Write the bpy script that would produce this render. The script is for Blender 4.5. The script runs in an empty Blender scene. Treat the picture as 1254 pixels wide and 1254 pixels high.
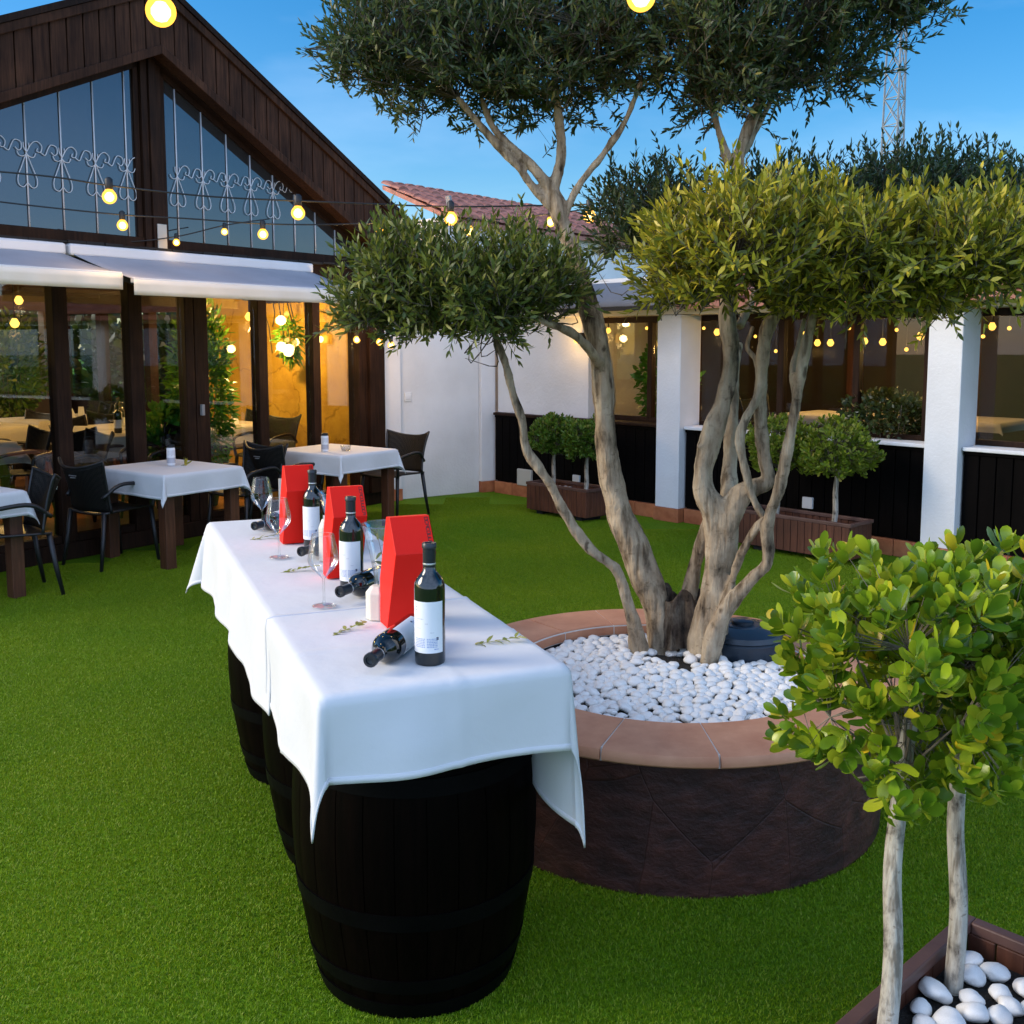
import bpy, bmesh, math, random
import numpy as np
from mathutils import Vector, Matrix, noise
R = math.radians
rnd = random.Random(7)
rng = np.random.default_rng(11)
sc = bpy.context.scene
col = sc.collection

# ------------------------------------------------------------------ camera measurements
FPX, CX, CY, PITCH, H = 1250.0, 627.0, 556.0, R(6.2), 1.75
FW = np.array([0, math.cos(PITCH), -math.sin(PITCH)]); UP = np.array([0, math.sin(PITCH), math.cos(PITCH)])
def ray(u, v):
    return np.array([1., 0, 0]) * (u - CX) / FPX + FW - UP * (v - CY) / FPX
def at(u, v, Y):                    # the point seen at pixel u, v of the photograph, Y metres in front
    d = ray(u, v); return np.array([0, 0, H]) + d * Y / d[1]
def atz(u, v, z):                   # the point seen at pixel u, v at height z
    d = ray(u, v); return np.array([0, 0, H]) + d * (z - H) / d[2]

# ------------------------------------------------------------------ mesh helpers
class MB:
    def __init__(self): self.v = []; self.f = []; self.m = []
    def add(self, vs, fs, mi=0):
        o = len(self.v); self.v += [tuple(p) for p in vs]
        for f in fs: self.f.append(tuple(i + o for i in f)); self.m.append(mi)
        return self
    def box(self, x0, x1, y0, y1, z0, z1, mi=0, M=None):
        vs = [(x0,y0,z0),(x1,y0,z0),(x1,y1,z0),(x0,y1,z0),(x0,y0,z1),(x1,y0,z1),(x1,y1,z1),(x0,y1,z1)]
        if M is not None: vs = [M @ Vector(p) for p in vs]
        return self.add(vs, [(3,2,1,0),(4,5,6,7),(0,1,5,4),(1,2,6,5),(2,3,7,6),(3,0,4,7)], mi)
    def bar(self, a, b, w, h=None, mi=0, up=(0,0,1)):
        a = Vector(a); b = Vector(b); d = (b - a); L = d.length; d.normalize(); u = Vector(up)
        if abs(d.dot(u)) > .98: u = Vector((1,0,0))
        s = d.cross(u).normalized(); t = s.cross(d).normalized(); h = h or w
        M = Matrix((( s.x, d.x, t.x, a.x),(s.y, d.y, t.y, a.y),(s.z, d.z, t.z, a.z),(0,0,0,1)))
        return self.box(-w/2, w/2, 0, L, -h/2, h/2, mi, M)
    def prism(self, poly, d0, d1, axis='y', mi=0):   # poly of (a,b) extruded between d0 and d1
        n = len(poly)
        def P(a, b, d): return (a, d, b) if axis == 'y' else ((d, a, b) if axis == 'x' else (a, b, d))
        vs = [P(a, b, d0) for a, b in poly] + [P(a, b, d1) for a, b in poly]
        fs = [tuple(range(n)), tuple(range(2*n-1, n-1, -1))] + [(i, i+n, (i+1) % n + n, (i+1) % n) for i in range(n)]
        return self.add(vs, fs, mi)
    def lathe(self, prof, n=32, mi=0, M=None, cap0=False, cap1=False, a0=0, a1=2*math.pi):
        full = abs(a1 - a0 - 2*math.pi) < 1e-6; k = n if full else n + 1
        vs = []
        for r, z in prof:
            for i in range(k):
                a = a0 + (a1 - a0) * i / n; p = Vector((r*math.cos(a), r*math.sin(a), z)); vs.append(M @ p if M is not None else p)
        fs = []
        for j in range(len(prof) - 1):
            for i in range(n):
                i2 = (i + 1) % k; fs.append((j*k+i, j*k+i2, (j+1)*k+i2, (j+1)*k+i))
        if cap0: fs.append(tuple(range(k-1, -1, -1)))
        if cap1: fs.append(tuple(range((len(prof)-1)*k, len(prof)*k)))
        return self.add(vs, fs, mi)
    def tube(self, pts, rad, n=8, mi=0, cap=True, wob=0):
        pts = [Vector(p) for p in pts]; m = len(pts)
        if not hasattr(rad, '__len__'): rad = [rad]*m
        t0 = (pts[1]-pts[0]).normalized(); u = t0.orthogonal().normalized(); vs = []
        for j in range(m):
            t = (pts[min(j+1,m-1)] - pts[max(j-1,0)]).normalized()
            u = (u - t*u.dot(t)).normalized(); w = t.cross(u)
            for i in range(n):
                a = 2*math.pi*i/n; r = rad[j]
                if wob:
                    q = pts[j]*5 + Vector((math.cos(a), math.sin(a), 0))*1.1; r *= 1 + wob*noise.noise(q)
                vs.append(pts[j] + (u*math.cos(a) + w*math.sin(a))*r)
        fs = [(j*n+i, j*n+(i+1)%n, (j+1)*n+(i+1)%n, (j+1)*n+i) for j in range(m-1) for i in range(n)]
        if cap: fs += [tuple(range(n-1,-1,-1)), tuple(range((m-1)*n, m*n))]
        return self.add(vs, fs, mi)
    def mesh(self, name, mats, smooth=False):
        me = bpy.data.meshes.new(name); me.from_pydata(self.v, [], self.f); me.validate(); 
        for m in (mats if isinstance(mats, (list, tuple)) else [mats]): me.materials.append(m)
        if len(self.m) == len(me.polygons): me.polygons.foreach_set('material_index', self.m)
        if smooth: me.polygons.foreach_set('use_smooth', [True]*len(me.polygons))
        me.update(); return me
    def build(self, name, mats, parent=None, smooth=False, bevel=0, label=None, loc=None, rotz=0, seg=2, angle=None):
        o = bpy.data.objects.new(name, self.mesh(name, mats, smooth)); col.objects.link(o)
        if parent is not None: o.parent = parent
        if loc is not None: o.location = loc; o.rotation_euler.z = rotz
        if bevel:
            b = o.modifiers.new('Bevel', 'BEVEL'); b.width = bevel; b.segments = seg; b.limit_method = 'ANGLE'; b.angle_limit = R(35)
        if smooth and angle:
            try: o.data.set_sharp_from_angle(angle=R(angle))
            except Exception: pass
        if label: o['label'] = label
        return o

def crom(pts, n=6):
    P = [np.array(p, float) for p in pts]; P = [2*P[0]-P[1]] + P + [2*P[-1]-P[-2]]; out = []
    for i in range(1, len(P)-2):
        a, b, c, d = P[i-1:i+3]
        for k in range(n):
            t = k/n; out.append(.5*((2*b)+(c-a)*t+(2*a-5*b+4*c-d)*t*t+(3*b-a-3*c+d)*t**3))
    out.append(P[-2]); return out

def thing(name, label, cat, loc=(0,0,0), rotz=0, group=None, kind=None):
    o = bpy.data.objects.new(name, None); col.objects.link(o); o.empty_display_size = .1
    o.location = loc; o.rotation_euler.z = rotz
    return tag(o, label, cat, group, kind)
def tag(o, label=None, cat=None, group=None, kind=None):
    if label: o['label'] = label
    if cat: o['category'] = cat
    if group: o['group'] = group
    if kind: o['kind'] = kind
    return o
def copy_tree(o, parent=None):
    c = o.copy(); col.objects.link(c)
    if parent is not None: c.parent = parent
    for ch in list(o.children): copy_tree(ch, c)
    return c
def dup(o, label, loc, rotz=0, group=None):
    c = copy_tree(o); c.location = loc; c.rotation_euler.z = rotz; c['label'] = label
    if group: c['group'] = group
    return c

# ------------------------------------------------------------------ materials
class NT:
    def __init__(self, name):
        self.m = bpy.data.materials.new(name); self.m.use_nodes = True; self.t = self.m.node_tree; self.t.nodes.clear()
        self.out = self.n('ShaderNodeOutputMaterial')
    def n(self, typ, **kw):
        x = self.t.nodes.new(typ)
        for k, v in kw.items():
            if k.startswith('i_'):
                key = k[2:]; key = int(key) if key.isdigit() else key.replace('_', ' ')
                x.inputs[key].default_value = v
            else: setattr(x, k, v)
        return x
    def l(self, a, ao, b, bi): self.t.links.new(a.outputs[ao], b.inputs[bi])
    def coord(self, scale=(1,1,1), rot=(0,0,0), which='Object'):
        c = self.n('ShaderNodeTexCoord'); mp = self.n('ShaderNodeMapping'); mp.inputs['Scale'].default_value = scale; mp.inputs['Rotation'].default_value = rot
        self.l(c, which, mp, 'Vector'); return mp
    def noise(self, mp, scale, detail=4, rough=.55):
        x = self.n('ShaderNodeTexNoise'); x.inputs['Scale'].default_value = scale; x.inputs['Detail'].default_value = detail; x.inputs['Roughness'].default_value = rough
        self.l(mp, 'Vector', x, 'Vector'); return x
    def ramp(self, src, so, stops):
        r = self.n('ShaderNodeValToRGB'); e = r.color_ramp.elements
        while len(e) < len(stops): e.new(.5)
        for i, (p, c) in enumerate(stops): e[i].position = p; e[i].color = (*c, 1) if len(c) == 3 else c
        self.l(src, so, r, 'Fac'); return r
    def bump(self, src, so, strength, dist=.01):
        b = self.n('ShaderNodeBump'); b.inputs['Strength'].default_value = strength; b.inputs['Distance'].default_value = dist
        self.l(src, so, b, 'Height'); return b
    def bsdf(self, **kw):
        p = self.n('ShaderNodeBsdfPrincipled')
        for k, v in kw.items(): p.inputs[k.replace('_', ' ')].default_value = v
        return p
    def done(self, p, o=0): self.l(p, o, self.out, 'Surface'); return self.m

def mat_noise(name, c1, c2, scale=8, rough=.7, bump=.15, stretch=(1,1,1), bscale=None, detail=5, spec=.5, dist=.01, **kw):
    n = NT(name); mp = n.coord(stretch); t = n.noise(mp, scale, detail)
    r = n.ramp(t, 'Fac', [(.3, c1), (.7, c2)]); p = n.bsdf(Roughness=rough, Specular_IOR_Level=spec, **kw)
    n.l(r, 'Color', p, 'Base Color')
    if bump:
        t2 = n.noise(mp, bscale or scale*4, 4); b = n.bump(t2, 'Fac', bump, dist); n.l(b, 'Normal', p, 'Normal')
    return n.done(p)
def wood(name, c1, c2, rough=.55, axis='z', scale=6, bump=.25, spec=.4):
    st = {'z': (9,9,.6), 'x': (.6,9,9), 'y': (9,.6,9)}[axis]
    n = NT(name); mp = n.coord(st); t = n.noise(mp, scale, 6, .6); mp2 = n.coord((1.3,1.3,1.3)); big = n.noise(mp2, 2.0, 3)
    r = n.ramp(t, 'Fac', [(.25, c1), (.75, c2)]); r2 = n.ramp(big, 'Fac', [(.3, (.6,.6,.6)), (.7, (1.25,1.2,1.15))])
    mx = n.n('ShaderNodeMixRGB', blend_type='MULTIPLY'); mx.inputs['Fac'].default_value = 1
    n.l(r, 'Color', mx, 'Color1'); n.l(r2, 'Color', mx, 'Color2')
    p = n.bsdf(Roughness=rough, Specular_IOR_Level=spec); n.l(mx, 'Color', p, 'Base Color')
    b = n.bump(t, 'Fac', bump, .004); n.l(b, 'Normal', p, 'Normal'); return n.done(p)
def emit(name, c, s):
    n = NT(name); e = n.n('ShaderNodeEmission'); e.inputs['Color'].default_value = (*c, 1); e.inputs['Strength'].default_value = s
    return n.done(e)
def leafmat(name, stops, rough=.4, trans=.35, spec=.5, tcol=(.25,.35,.03)):
    n = NT(name); g = n.n('ShaderNodeNewGeometry'); r = n.ramp(g, 'Random Per Island', stops)
    p = n.bsdf(Roughness=rough, Specular_IOR_Level=spec); n.l(r, 'Color', p, 'Base Color')
    tr = n.n('ShaderNodeBsdfTranslucent'); mxc = n.n('ShaderNodeMixRGB', blend_type='MIX'); mxc.inputs['Fac'].default_value = .5
    n.l(r, 'Color', mxc, 'Color1'); mxc.inputs['Color2'].default_value = (*tcol, 1); n.l(mxc, 'Color', tr, 'Color')
    mx = n.n('ShaderNodeMixShader'); mx.inputs['Fac'].default_value = trans
    n.l(p, 0, mx, 1); n.l(tr, 0, mx, 2); return n.done(mx)
def glassmat(name, tint=(.95,.97,.97), base=.05, k=.9, rough=.0, ior=1.45):
    n = NT(name); f = n.n('ShaderNodeFresnel'); f.inputs['IOR'].default_value = ior
    ma = n.n('ShaderNodeMath', operation='MULTIPLY_ADD'); ma.inputs[1].default_value = k; ma.inputs[2].default_value = base; n.l(f, 0, ma, 0)
    tr = n.n('ShaderNodeBsdfTransparent'); tr.inputs['Color'].default_value = (*tint, 1)
    gl = n.n('ShaderNodeBsdfGlossy'); gl.inputs['Roughness'].default_value = rough
    mx = n.n('ShaderNodeMixShader'); n.l(ma, 0, mx, 0); n.l(tr, 0, mx, 1); n.l(gl, 0, mx, 2); return n.done(mx)

def bark(name, c=((.045,.03,.018),(.30,.225,.145),(.50,.405,.28)), sc_=1.0, bump=.9):
    n = NT(name); mp = n.coord((1,1,.45)); t = n.noise(mp, 16*sc_, 8, .65)
    mp2 = n.coord((1,1,.7)); t2 = n.noise(mp2, 5*sc_, 5, .6)
    v = n.n('ShaderNodeTexVoronoi'); v.inputs['Scale'].default_value = 26*sc_; n.l(mp, 'Vector', v, 'Vector')
    a = n.n('ShaderNodeMath', operation='ADD'); n.l(t, 'Fac', a, 0); n.l(t2, 'Fac', a, 1)
    a2 = n.n('ShaderNodeMath', operation='MULTIPLY'); n.l(a, 0, a2, 0); a2.inputs[1].default_value = .5
    r = n.ramp(a2, 0, [(.37, c[0]), (.46, c[1]), (.62, c[2])])
    wv = n.n('ShaderNodeMixRGB'); wv.inputs['Fac'].default_value = .12; n.l(mp, 'Vector', wv, 'Color1'); n.l(t2, 'Color', wv, 'Color2')
    vs = n.n('ShaderNodeTexVoronoi'); vs.inputs['Scale'].default_value = 13*sc_; n.l(wv, 'Color', vs, 'Vector'); rs_ = n.ramp(vs, 'Distance', [(.07, (.16,.13,.11)), (.17, (1,1,1))])
    ms = n.coord((3.0,3.0,.28)); st = n.noise(ms, 9*sc_, 5, .6); rst = n.ramp(st, 'Fac', [(.36, (.30,.26,.22)), (.50, (1,1,1)), (.75, (1.12,1.1,1.08))])
    mh = n.coord((2.2,2.2,4.5)); sh = n.noise(mh, 9*sc_, 5, .65); rsh = n.ramp(sh, 'Fac', [(.30, (.45,.41,.37)), (.40, (1,1,1))])
    cur = r
    for x in (rs_, rst, rsh):
        m_ = n.n('ShaderNodeMixRGB', blend_type='MULTIPLY'); m_.inputs['Fac'].default_value = .85; n.l(cur, 'Color', m_, 'Color1'); n.l(x, 'Color', m_, 'Color2'); cur = m_
    p = n.bsdf(Roughness=.85, Specular_IOR_Level=.2); n.l(cur, 'Color', p, 'Base Color')
    ad = n.n('ShaderNodeMath', operation='MULTIPLY_ADD'); n.l(st, 'Fac', ad, 0); ad.inputs[1].default_value = .7; n.l(a2, 0, ad, 2); a2 = ad
    b2 = n.n('ShaderNodeMath', operation='MULTIPLY_ADD'); n.l(v, 'Distance', b2, 0); b2.inputs[1].default_value = .25; n.l(a2, 0, b2, 2)
    b = n.bump(b2, 0, bump, .03); n.l(b, 'Normal', p, 'Normal'); return n.done(p)
def cloth(name, c=(.8,.8,.79)):
    n = NT(name); mp = n.coord(); t = n.noise(mp, 7, 6, .5); t2 = n.noise(mp, 420, 2)
    p = n.bsdf(Base_Color=(*c, 1), Roughness=.85, Specular_IOR_Level=.15, Sheen_Weight=.15)
    a = n.n('ShaderNodeMath', operation='MULTIPLY_ADD'); n.l(t2, 'Fac', a, 0); a.inputs[1].default_value = .03; n.l(t, 'Fac', a, 2)
    b = n.bump(a, 0, .22, .03); n.l(b, 'Normal', p, 'Normal')
    tr = n.n('ShaderNodeBsdfTranslucent'); tr.inputs['Color'].default_value = (*c, 1)
    mx = n.n('ShaderNodeMixShader'); mx.inputs['Fac'].default_value = .12; n.l(p, 0, mx, 1); n.l(tr, 0, mx, 2); return n.done(mx)
def turf():
    n = NT('turf'); mp = n.coord(); t = n.noise(mp, 1.1, 4); t2 = n.noise(mp, 60, 4)
    r = n.ramp(t, 'Fac', [(.35, (.10,.215,.004)), (.65, (.145,.275,.005))]); r2 = n.ramp(t2, 'Fac', [(.3, (.45,.5,.4)), (.7, (1.1,1.1,1.0))])
    mx = n.n('ShaderNodeMixRGB', blend_type='MULTIPLY'); mx.inputs['Fac'].default_value = 1; n.l(r, 'Color', mx, 'Color1'); n.l(r2, 'Color', mx, 'Color2')
    p = n.bsdf(Roughness=.8, Specular_IOR_Level=.15); n.l(mx, 'Color', p, 'Base Color')
    b = n.bump(t2, 'Fac', .6, .02); n.l(b, 'Normal', p, 'Normal'); return n.done(p)
def blademat():
    n = NT('turf_blade'); g = n.n('ShaderNodeNewGeometry')
    r = n.ramp(g, 'Random Per Island', [(0, (.105,.20,.003)), (.55, (.180,.30,.004)), (.9, (.25,.37,.010)), (1, (.34,.38,.05))])
    oi = n.n('ShaderNodeTexCoord'); t = n.n('ShaderNodeTexNoise'); t.inputs['Scale'].default_value = .9; t.inputs['Detail'].default_value = 6; n.l(g, 'Position', t, 'Vector')
    r2 = n.ramp(t, 'Fac', [(.3, (.78,.90,.9)), (.7, (1.24,1.06,1.0))])
    mx = n.n('ShaderNodeMixRGB', blend_type='MULTIPLY'); mx.inputs['Fac'].default_value = 1; n.l(r, 'Color', mx, 'Color1'); n.l(r2, 'Color', mx, 'Color2')
    p = n.bsdf(Roughness=.5, Specular_IOR_Level=.25); n.l(mx, 'Color', p, 'Base Color')
    tr = n.n('ShaderNodeBsdfTranslucent'); n.l(mx, 'Color', tr, 'Color')
    ms = n.n('ShaderNodeMixShader'); ms.inputs['Fac'].default_value = .25; n.l(p, 0, ms, 1); n.l(tr, 0, ms, 2); return n.done(ms)
def slate():          # irregular dark stone slabs round the planter wall
    n = NT('slate_slabs'); mp = n.coord((1,1,1)); ms = n.coord((1,1,.55))
    v = n.n('ShaderNodeTexVoronoi', feature='DISTANCE_TO_EDGE'); v.inputs['Scale'].default_value = 3.0; n.l(ms, 'Vector', v, 'Vector')
    vc = n.n('ShaderNodeTexVoronoi'); vc.inputs['Scale'].default_value = 3.0; n.l(ms, 'Vector', vc, 'Vector')
    t = n.noise(n.coord((1,1,1.6), (0.6,.5,.3)), 11, 8, .62)
    r = n.ramp(t, 'Fac', [(.28, (.020,.0075,.0055)), (.55, (.056,.019,.013)), (.8, (.105,.036,.023))])
    sx = n.n('ShaderNodeSeparateColor'); n.l(vc, 'Color', sx, 0)
    r3 = n.ramp(sx, 0, [(0, (.72,.70,.72)), (1, (1.25,1.12,1.05))])
    mx = n.n('ShaderNodeMixRGB', blend_type='MULTIPLY'); mx.inputs['Fac'].default_value = 1; n.l(r, 'Color', mx, 'Color1'); n.l(r3, 'Color', mx, 'Color2')
    rl = n.ramp(v, 'Distance', [(0, (.72,.7,.7)), (.006, (1,1,1))])
    m2 = n.n('ShaderNodeMixRGB', blend_type='MULTIPLY'); m2.inputs['Fac'].default_value = 1; n.l(mx, 'Color', m2, 'Color1'); n.l(rl, 'Color', m2, 'Color2')
    p = n.bsdf(Roughness=.6, Specular_IOR_Level=.35); n.l(m2, 'Color', p, 'Base Color')
    a = n.n('ShaderNodeMath', operation='MULTIPLY_ADD'); n.l(t, 'Fac', a, 0); a.inputs[1].default_value = 2.0; n.l(rl, 'Color', a, 2)
    b = n.bump(a, 0, .6, .012); n.l(b, 'Normal', p, 'Normal'); return n.done(p)
def terracotta(name='terracotta', c1=(.46,.19,.10), c2=(.62,.30,.17)):
    n = NT(name); mp = n.coord(); t = n.noise(mp, 7, 6, .6); t2 = n.noise(mp, 55, 3)
    r = n.ramp(t, 'Fac', [(.3, c1), (.7, c2)]); p = n.bsdf(Roughness=.55, Specular_IOR_Level=.35); n.l(r, 'Color', p, 'Base Color')
    b = n.bump(t2, 'Fac', .12, .004); n.l(b, 'Normal', p, 'Normal'); return n.done(p)
def bottlemat():
    n = NT('dark_bottle_glass'); p = n.bsdf(Base_Color=(.004,.006,.006,1), Roughness=.06, Specular_IOR_Level=.6, Coat_Weight=.5, Coat_Roughness=.03)
    return n.done(p)
def gable_glass():
    n = NT('gable_glass'); d = n.bsdf(Base_Color=(.026,.028,.030,1), Roughness=.5, Specular_IOR_Level=0)
    mp = n.coord((1,1,1)); t = n.noise(mp, .9, 2); b = n.bump(t, 'Fac', .012, .3)
    g = n.n('ShaderNodeBsdfGlossy'); g.inputs['Roughness'].default_value = .01; g.inputs['Color'].default_value = (.8,.85,.95,1); n.l(b, 'Normal', g, 'Normal')
    mx = n.n('ShaderNodeMixShader'); mx.inputs['Fac'].default_value = .11; n.l(d, 0, mx, 1); n.l(g, 0, mx, 2); return n.done(mx)
def ochre():
    n = NT('ochre_plaster'); mp = n.coord((1,1,1)); t = n.noise(mp, 2.2, 7, .65); v = n.n('ShaderNodeTexVoronoi', feature='DISTANCE_TO_EDGE'); 
    mp3 = n.coord((1,1,1)); t3 = n.noise(mp3, 3, 4); mxv = n.n('ShaderNodeMixRGB'); mxv.inputs['Fac'].default_value = .35; n.l(mp3, 'Vector', mxv, 'Color1'); n.l(t3, 'Color', mxv, 'Color2')
    v.inputs['Scale'].default_value = 1.6; n.l(mxv, 'Color', v, 'Vector')
    r = n.ramp(t, 'Fac', [(.3, (.38,.22,.03)), (.55, (.56,.35,.05)), (.75, (.66,.46,.11))]); rc = n.ramp(v, 'Distance', [(0, (.55,.5,.4)), (.012, (1,1,1))])
    mx = n.n('ShaderNodeMixRGB', blend_type='MULTIPLY'); mx.inputs['Fac'].default_value = 1; n.l(r, 'Color', mx, 'Color1'); n.l(rc, 'Color', mx, 'Color2')
    p = n.bsdf(Roughness=.85, Specular_IOR_Level=.2); n.l(mx, 'Color', p, 'Base Color'); b = n.bump(t, 'Fac', .4, .02); n.l(b, 'Normal', p, 'Normal'); return n.done(p)

M = {}
M['turf'] = turf(); M['blade'] = blademat()
M['fascia'] = wood('dark_stained_boards', (.018,.008,.005), (.090,.040,.022), .6, spec=.10)
M['post'] = wood('dark_timber', (.009,.0045,.003), (.038,.018,.010), .6, spec=.12)
M['blackboard'] = wood('black_boards', (.0012,.0009,.0009), (.004,.0026,.0022), .7, spec=.06)
M['plank'] = wood('brown_planks', (.06,.020,.011), (.14,.052,.028), .5)
M['tableleg'] = wood('red_brown_wood', (.05,.018,.009), (.13,.05,.025), .4)
M['floor'] = wood('orange_floor', (.22,.09,.03), (.36,.16,.06), .35, 'x')
M['white'] = mat_noise('white_render', (.64,.635,.62), (.80,.80,.79), 1.2, .85, .45, bscale=34, dist=.01, detail=8)
M['column'] = mat_noise('white_column', (.70,.695,.69), (.82,.82,.82), 1.6, .8, .4, bscale=40, dist=.008, detail=8)
M['awning'] = mat_noise('awning_fabric', (.34,.34,.37), (.42,.42,.45), 2, .8, .05, bscale=200)
M['valance'] = mat_noise('awning_valance', (.80,.72,.61), (.86,.78,.67), 3, .8, .08, bscale=18)
M['greyawning'] = mat_noise('grey_awning', (.13,.14,.16), (.18,.19,.21), 2, .8, .05)
M['alu'] = mat_noise('white_metal', (.7,.7,.7), (.76,.76,.76), 3, .4, 0)
M['dark'] = mat_noise('dark_void', (.006,.006,.006), (.012,.011,.01), 3, .8, 0)
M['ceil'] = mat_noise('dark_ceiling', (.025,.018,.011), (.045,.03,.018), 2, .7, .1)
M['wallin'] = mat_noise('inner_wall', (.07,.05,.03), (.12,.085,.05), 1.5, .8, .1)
M['ochre'] = ochre()
M['brickbase'] = terracotta('brick_skirting', (.30,.085,.035), (.54,.20,.085))
M['rooftile'] = terracotta('roof_tile', (.22,.075,.05), (.46,.20,.14))
M['terracotta'] = terracotta()
M['grout'] = mat_noise('grout', (.60,.57,.52), (.70,.67,.62), 20, .9, 0)
M['slate'] = slate()
M['soil'] = mat_noise('soil', (.006,.005,.004), (.025,.019,.014), 30, .95, .8, bscale=90, dist=.02)
M['pebble'] = mat_noise('white_pebble', (.76,.73,.68), (.86,.83,.78), 14, .6, .22, bscale=38, detail=7)
M['bark'] = bark('olive_bark')
M['stumpbark'] = bark('stump_bark', ((.012,.009,.007),(.07,.05,.035),(.2,.165,.12)), 1.4, 1.0)
M['palebark'] = bark('pale_bark', ((.06,.05,.04),(.36,.33,.27),(.50,.47,.40)), 1.6, .35)
M['olive'] = leafmat('olive_leaf', [(0, (.03,.056,.012)), (.4, (.075,.115,.02)), (.8, (.17,.20,.03)), (1, (.34,.31,.06))], .42, .28, .45, (.22,.26,.03))
M['olivelight'] = leafmat('olive_leaf_young', [(0, (.05,.08,.010)), (.3, (.16,.18,.014)), (.65, (.38,.36,.022)), (1, (.64,.50,.05))], .42, .3, .45, (.3,.3,.04))
M['olivedark'] = leafmat('olive_leaf_blue', [(0, (.025,.05,.022)), (.6, (.06,.095,.036)), (.9, (.11,.14,.05)), (1, (.26,.23,.06))], .42, .25, .45, (.12,.18,.03))
M['glossleaf'] = leafmat('glossy_leaf', [(0, (.03,.095,.006)), (.35, (.11,.22,.010)), (.7, (.30,.40,.018)), (.95, (.44,.46,.03)), (1, (.70,.46,.02))], .28, .3, .5, (.4,.45,.03))
M['topiary'] = leafmat('topiary_leaf', [(0, (.03,.08,.008)), (.6, (.09,.18,.018)), (.95, (.14,.2,.03)), (1, (.3,.3,.08))], .4, .25, .4)
M['topiary2'] = leafmat('topiary_leaf_yellow', [(0, (.06,.11,.01)), (.6, (.20,.27,.018)), (.95, (.22,.25,.04)), (1, (.4,.33,.08))], .4, .25, .4)
M['darkbush'] = leafmat('dark_bush_leaf', [(0, (.01,.025,.008)), (.8, (.03,.055,.016)), (.93, (.07,.1,.03)), (1, (.5,.5,.42))], .4, .2, .4)
M['houseplant'] = leafmat('house_plant_leaf', [(0, (.03,.16,.02)), (1, (.10,.40,.05))], .4, .4, .4)
M['twig'] = mat_noise('twig', (.10,.085,.06), (.22,.19,.14), 20, .9, .3)
M['olivetwig'] = mat_noise('olive_twig', (.05,.042,.03), (.11,.09,.065), 20, .9, .3)
M['barrel'] = wood('barrel_staves', (.0008,.0005,.0004), (.0035,.0017,.0012), .5, 'z', 5, .10, spec=.03)
M['hoop'] = mat_noise('barrel_hoop', (.0010,.0010,.0011), (.0024,.0022,.0022), 8, .5, .08, spec=.05)
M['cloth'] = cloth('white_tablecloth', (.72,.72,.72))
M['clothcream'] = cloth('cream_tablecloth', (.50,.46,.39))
M['bottle'] = bottlemat()
M['capsule'] = mat_noise('capsule', (.008,.010,.014), (.014,.017,.022), 10, .35, 0)
M['paper'] = mat_noise('label_paper', (.74,.74,.75), (.80,.80,.80), 6, .6, 0)
M['ink'] = mat_noise('ink', (.03,.03,.04), (.05,.05,.06), 10, .7, 0)
M['inkpale'] = mat_noise('pale_ink', (.38,.38,.42), (.5,.5,.53), 10, .7, 0)
M['inkblue'] = mat_noise('blue_ink', (.22,.30,.52), (.34,.42,.62), 40, .7, 0)
M['silver'] = mat_noise('silver_print', (.6,.6,.6), (.7,.7,.7), 10, .3, 0, Metallic=.7)
M['red'] = mat_noise('red_card', (.76,.009,.002), (.82,.011,.003), 3, .55, .03, bscale=80, spec=.25)
M['redblack'] = mat_noise('black_card', (.012,.010,.012), (.02,.016,.018), 3, .45, 0)
M['wax'] = mat_noise('cream_wax', (.66,.60,.48), (.74,.68,.56), 8, .6, .1)
M['glass'] = glassmat('clear_glass', (.985,.99,.99), .035, .55)
M['vase'] = glassmat('vase_glass', (.97,.98,.985), .05, .55)
M['window'] = glassmat('window_glass', (.86,.90,.90), .05, .40)
M['winblue'] = glassmat('gallery_glass', (.75,.78,.78), .025, .3)
M['gable'] = gable_glass()
M['iron'] = mat_noise('white_iron', (.58,.60,.63), (.66,.68,.71), 10, .5, 0)
M['blackplastic'] = mat_noise('black_plastic', (.008,.008,.009), (.013,.013,.014), 6, .42, .05)
M['wallgal'] = mat_noise('dark_inner_wall', (.022,.015,.009), (.045,.03,.018), 1.5, .8, .1)
M['sprigleaf'] = leafmat('sprig_leaf', [(0, (.20,.22,.05)), (.6, (.38,.38,.10)), (1, (.55,.48,.18))], .5, .3, .3)
M['plasticblue'] = mat_noise('dark_plastic', (.013,.022,.034), (.020,.032,.046), 4, .38, .06, bscale=120)
M['plate'] = mat_noise('white_plastic', (.72,.72,.70), (.76,.76,.74), 3, .4, 0)
M['beige'] = mat_noise('beige_plastic', (.45,.42,.36), (.52,.49,.42), 3, .6, 0)
M['cable'] = mat_noise('black_cable', (.008,.008,.008), (.014,.013,.012), 5, .5, 0)
M['bulb'] = emit('lit_bulb', (1.0, .66, .26), 6)
M['bulbin'] = emit('lit_pendant', (1.0, .47, .07), 1.6)
def amberglass():
    n = NT('lit_amber_glass'); e = n.n('ShaderNodeEmission'); e.inputs['Color'].default_value = (1, .47, .06, 1); e.inputs['Strength'].default_value = 1.15
    t = n.n('ShaderNodeBsdfTransparent'); t.inputs['Color'].default_value = (1, .9, .7, 1); mx = n.n('ShaderNodeMixShader'); mx.inputs['Fac'].default_value = .55; n.l(t, 0, mx, 1); n.l(e, 0, mx, 2); return n.done(mx)
M['amber'] = amberglass()
M['steel'] = mat_noise('galvanised', (.20,.21,.22), (.30,.30,.30), 3, .6, .1)
M['planterbox'] = mat_noise('planter_rim', (.075,.035,.026), (.12,.06,.045), 6, .5, .1)
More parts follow.
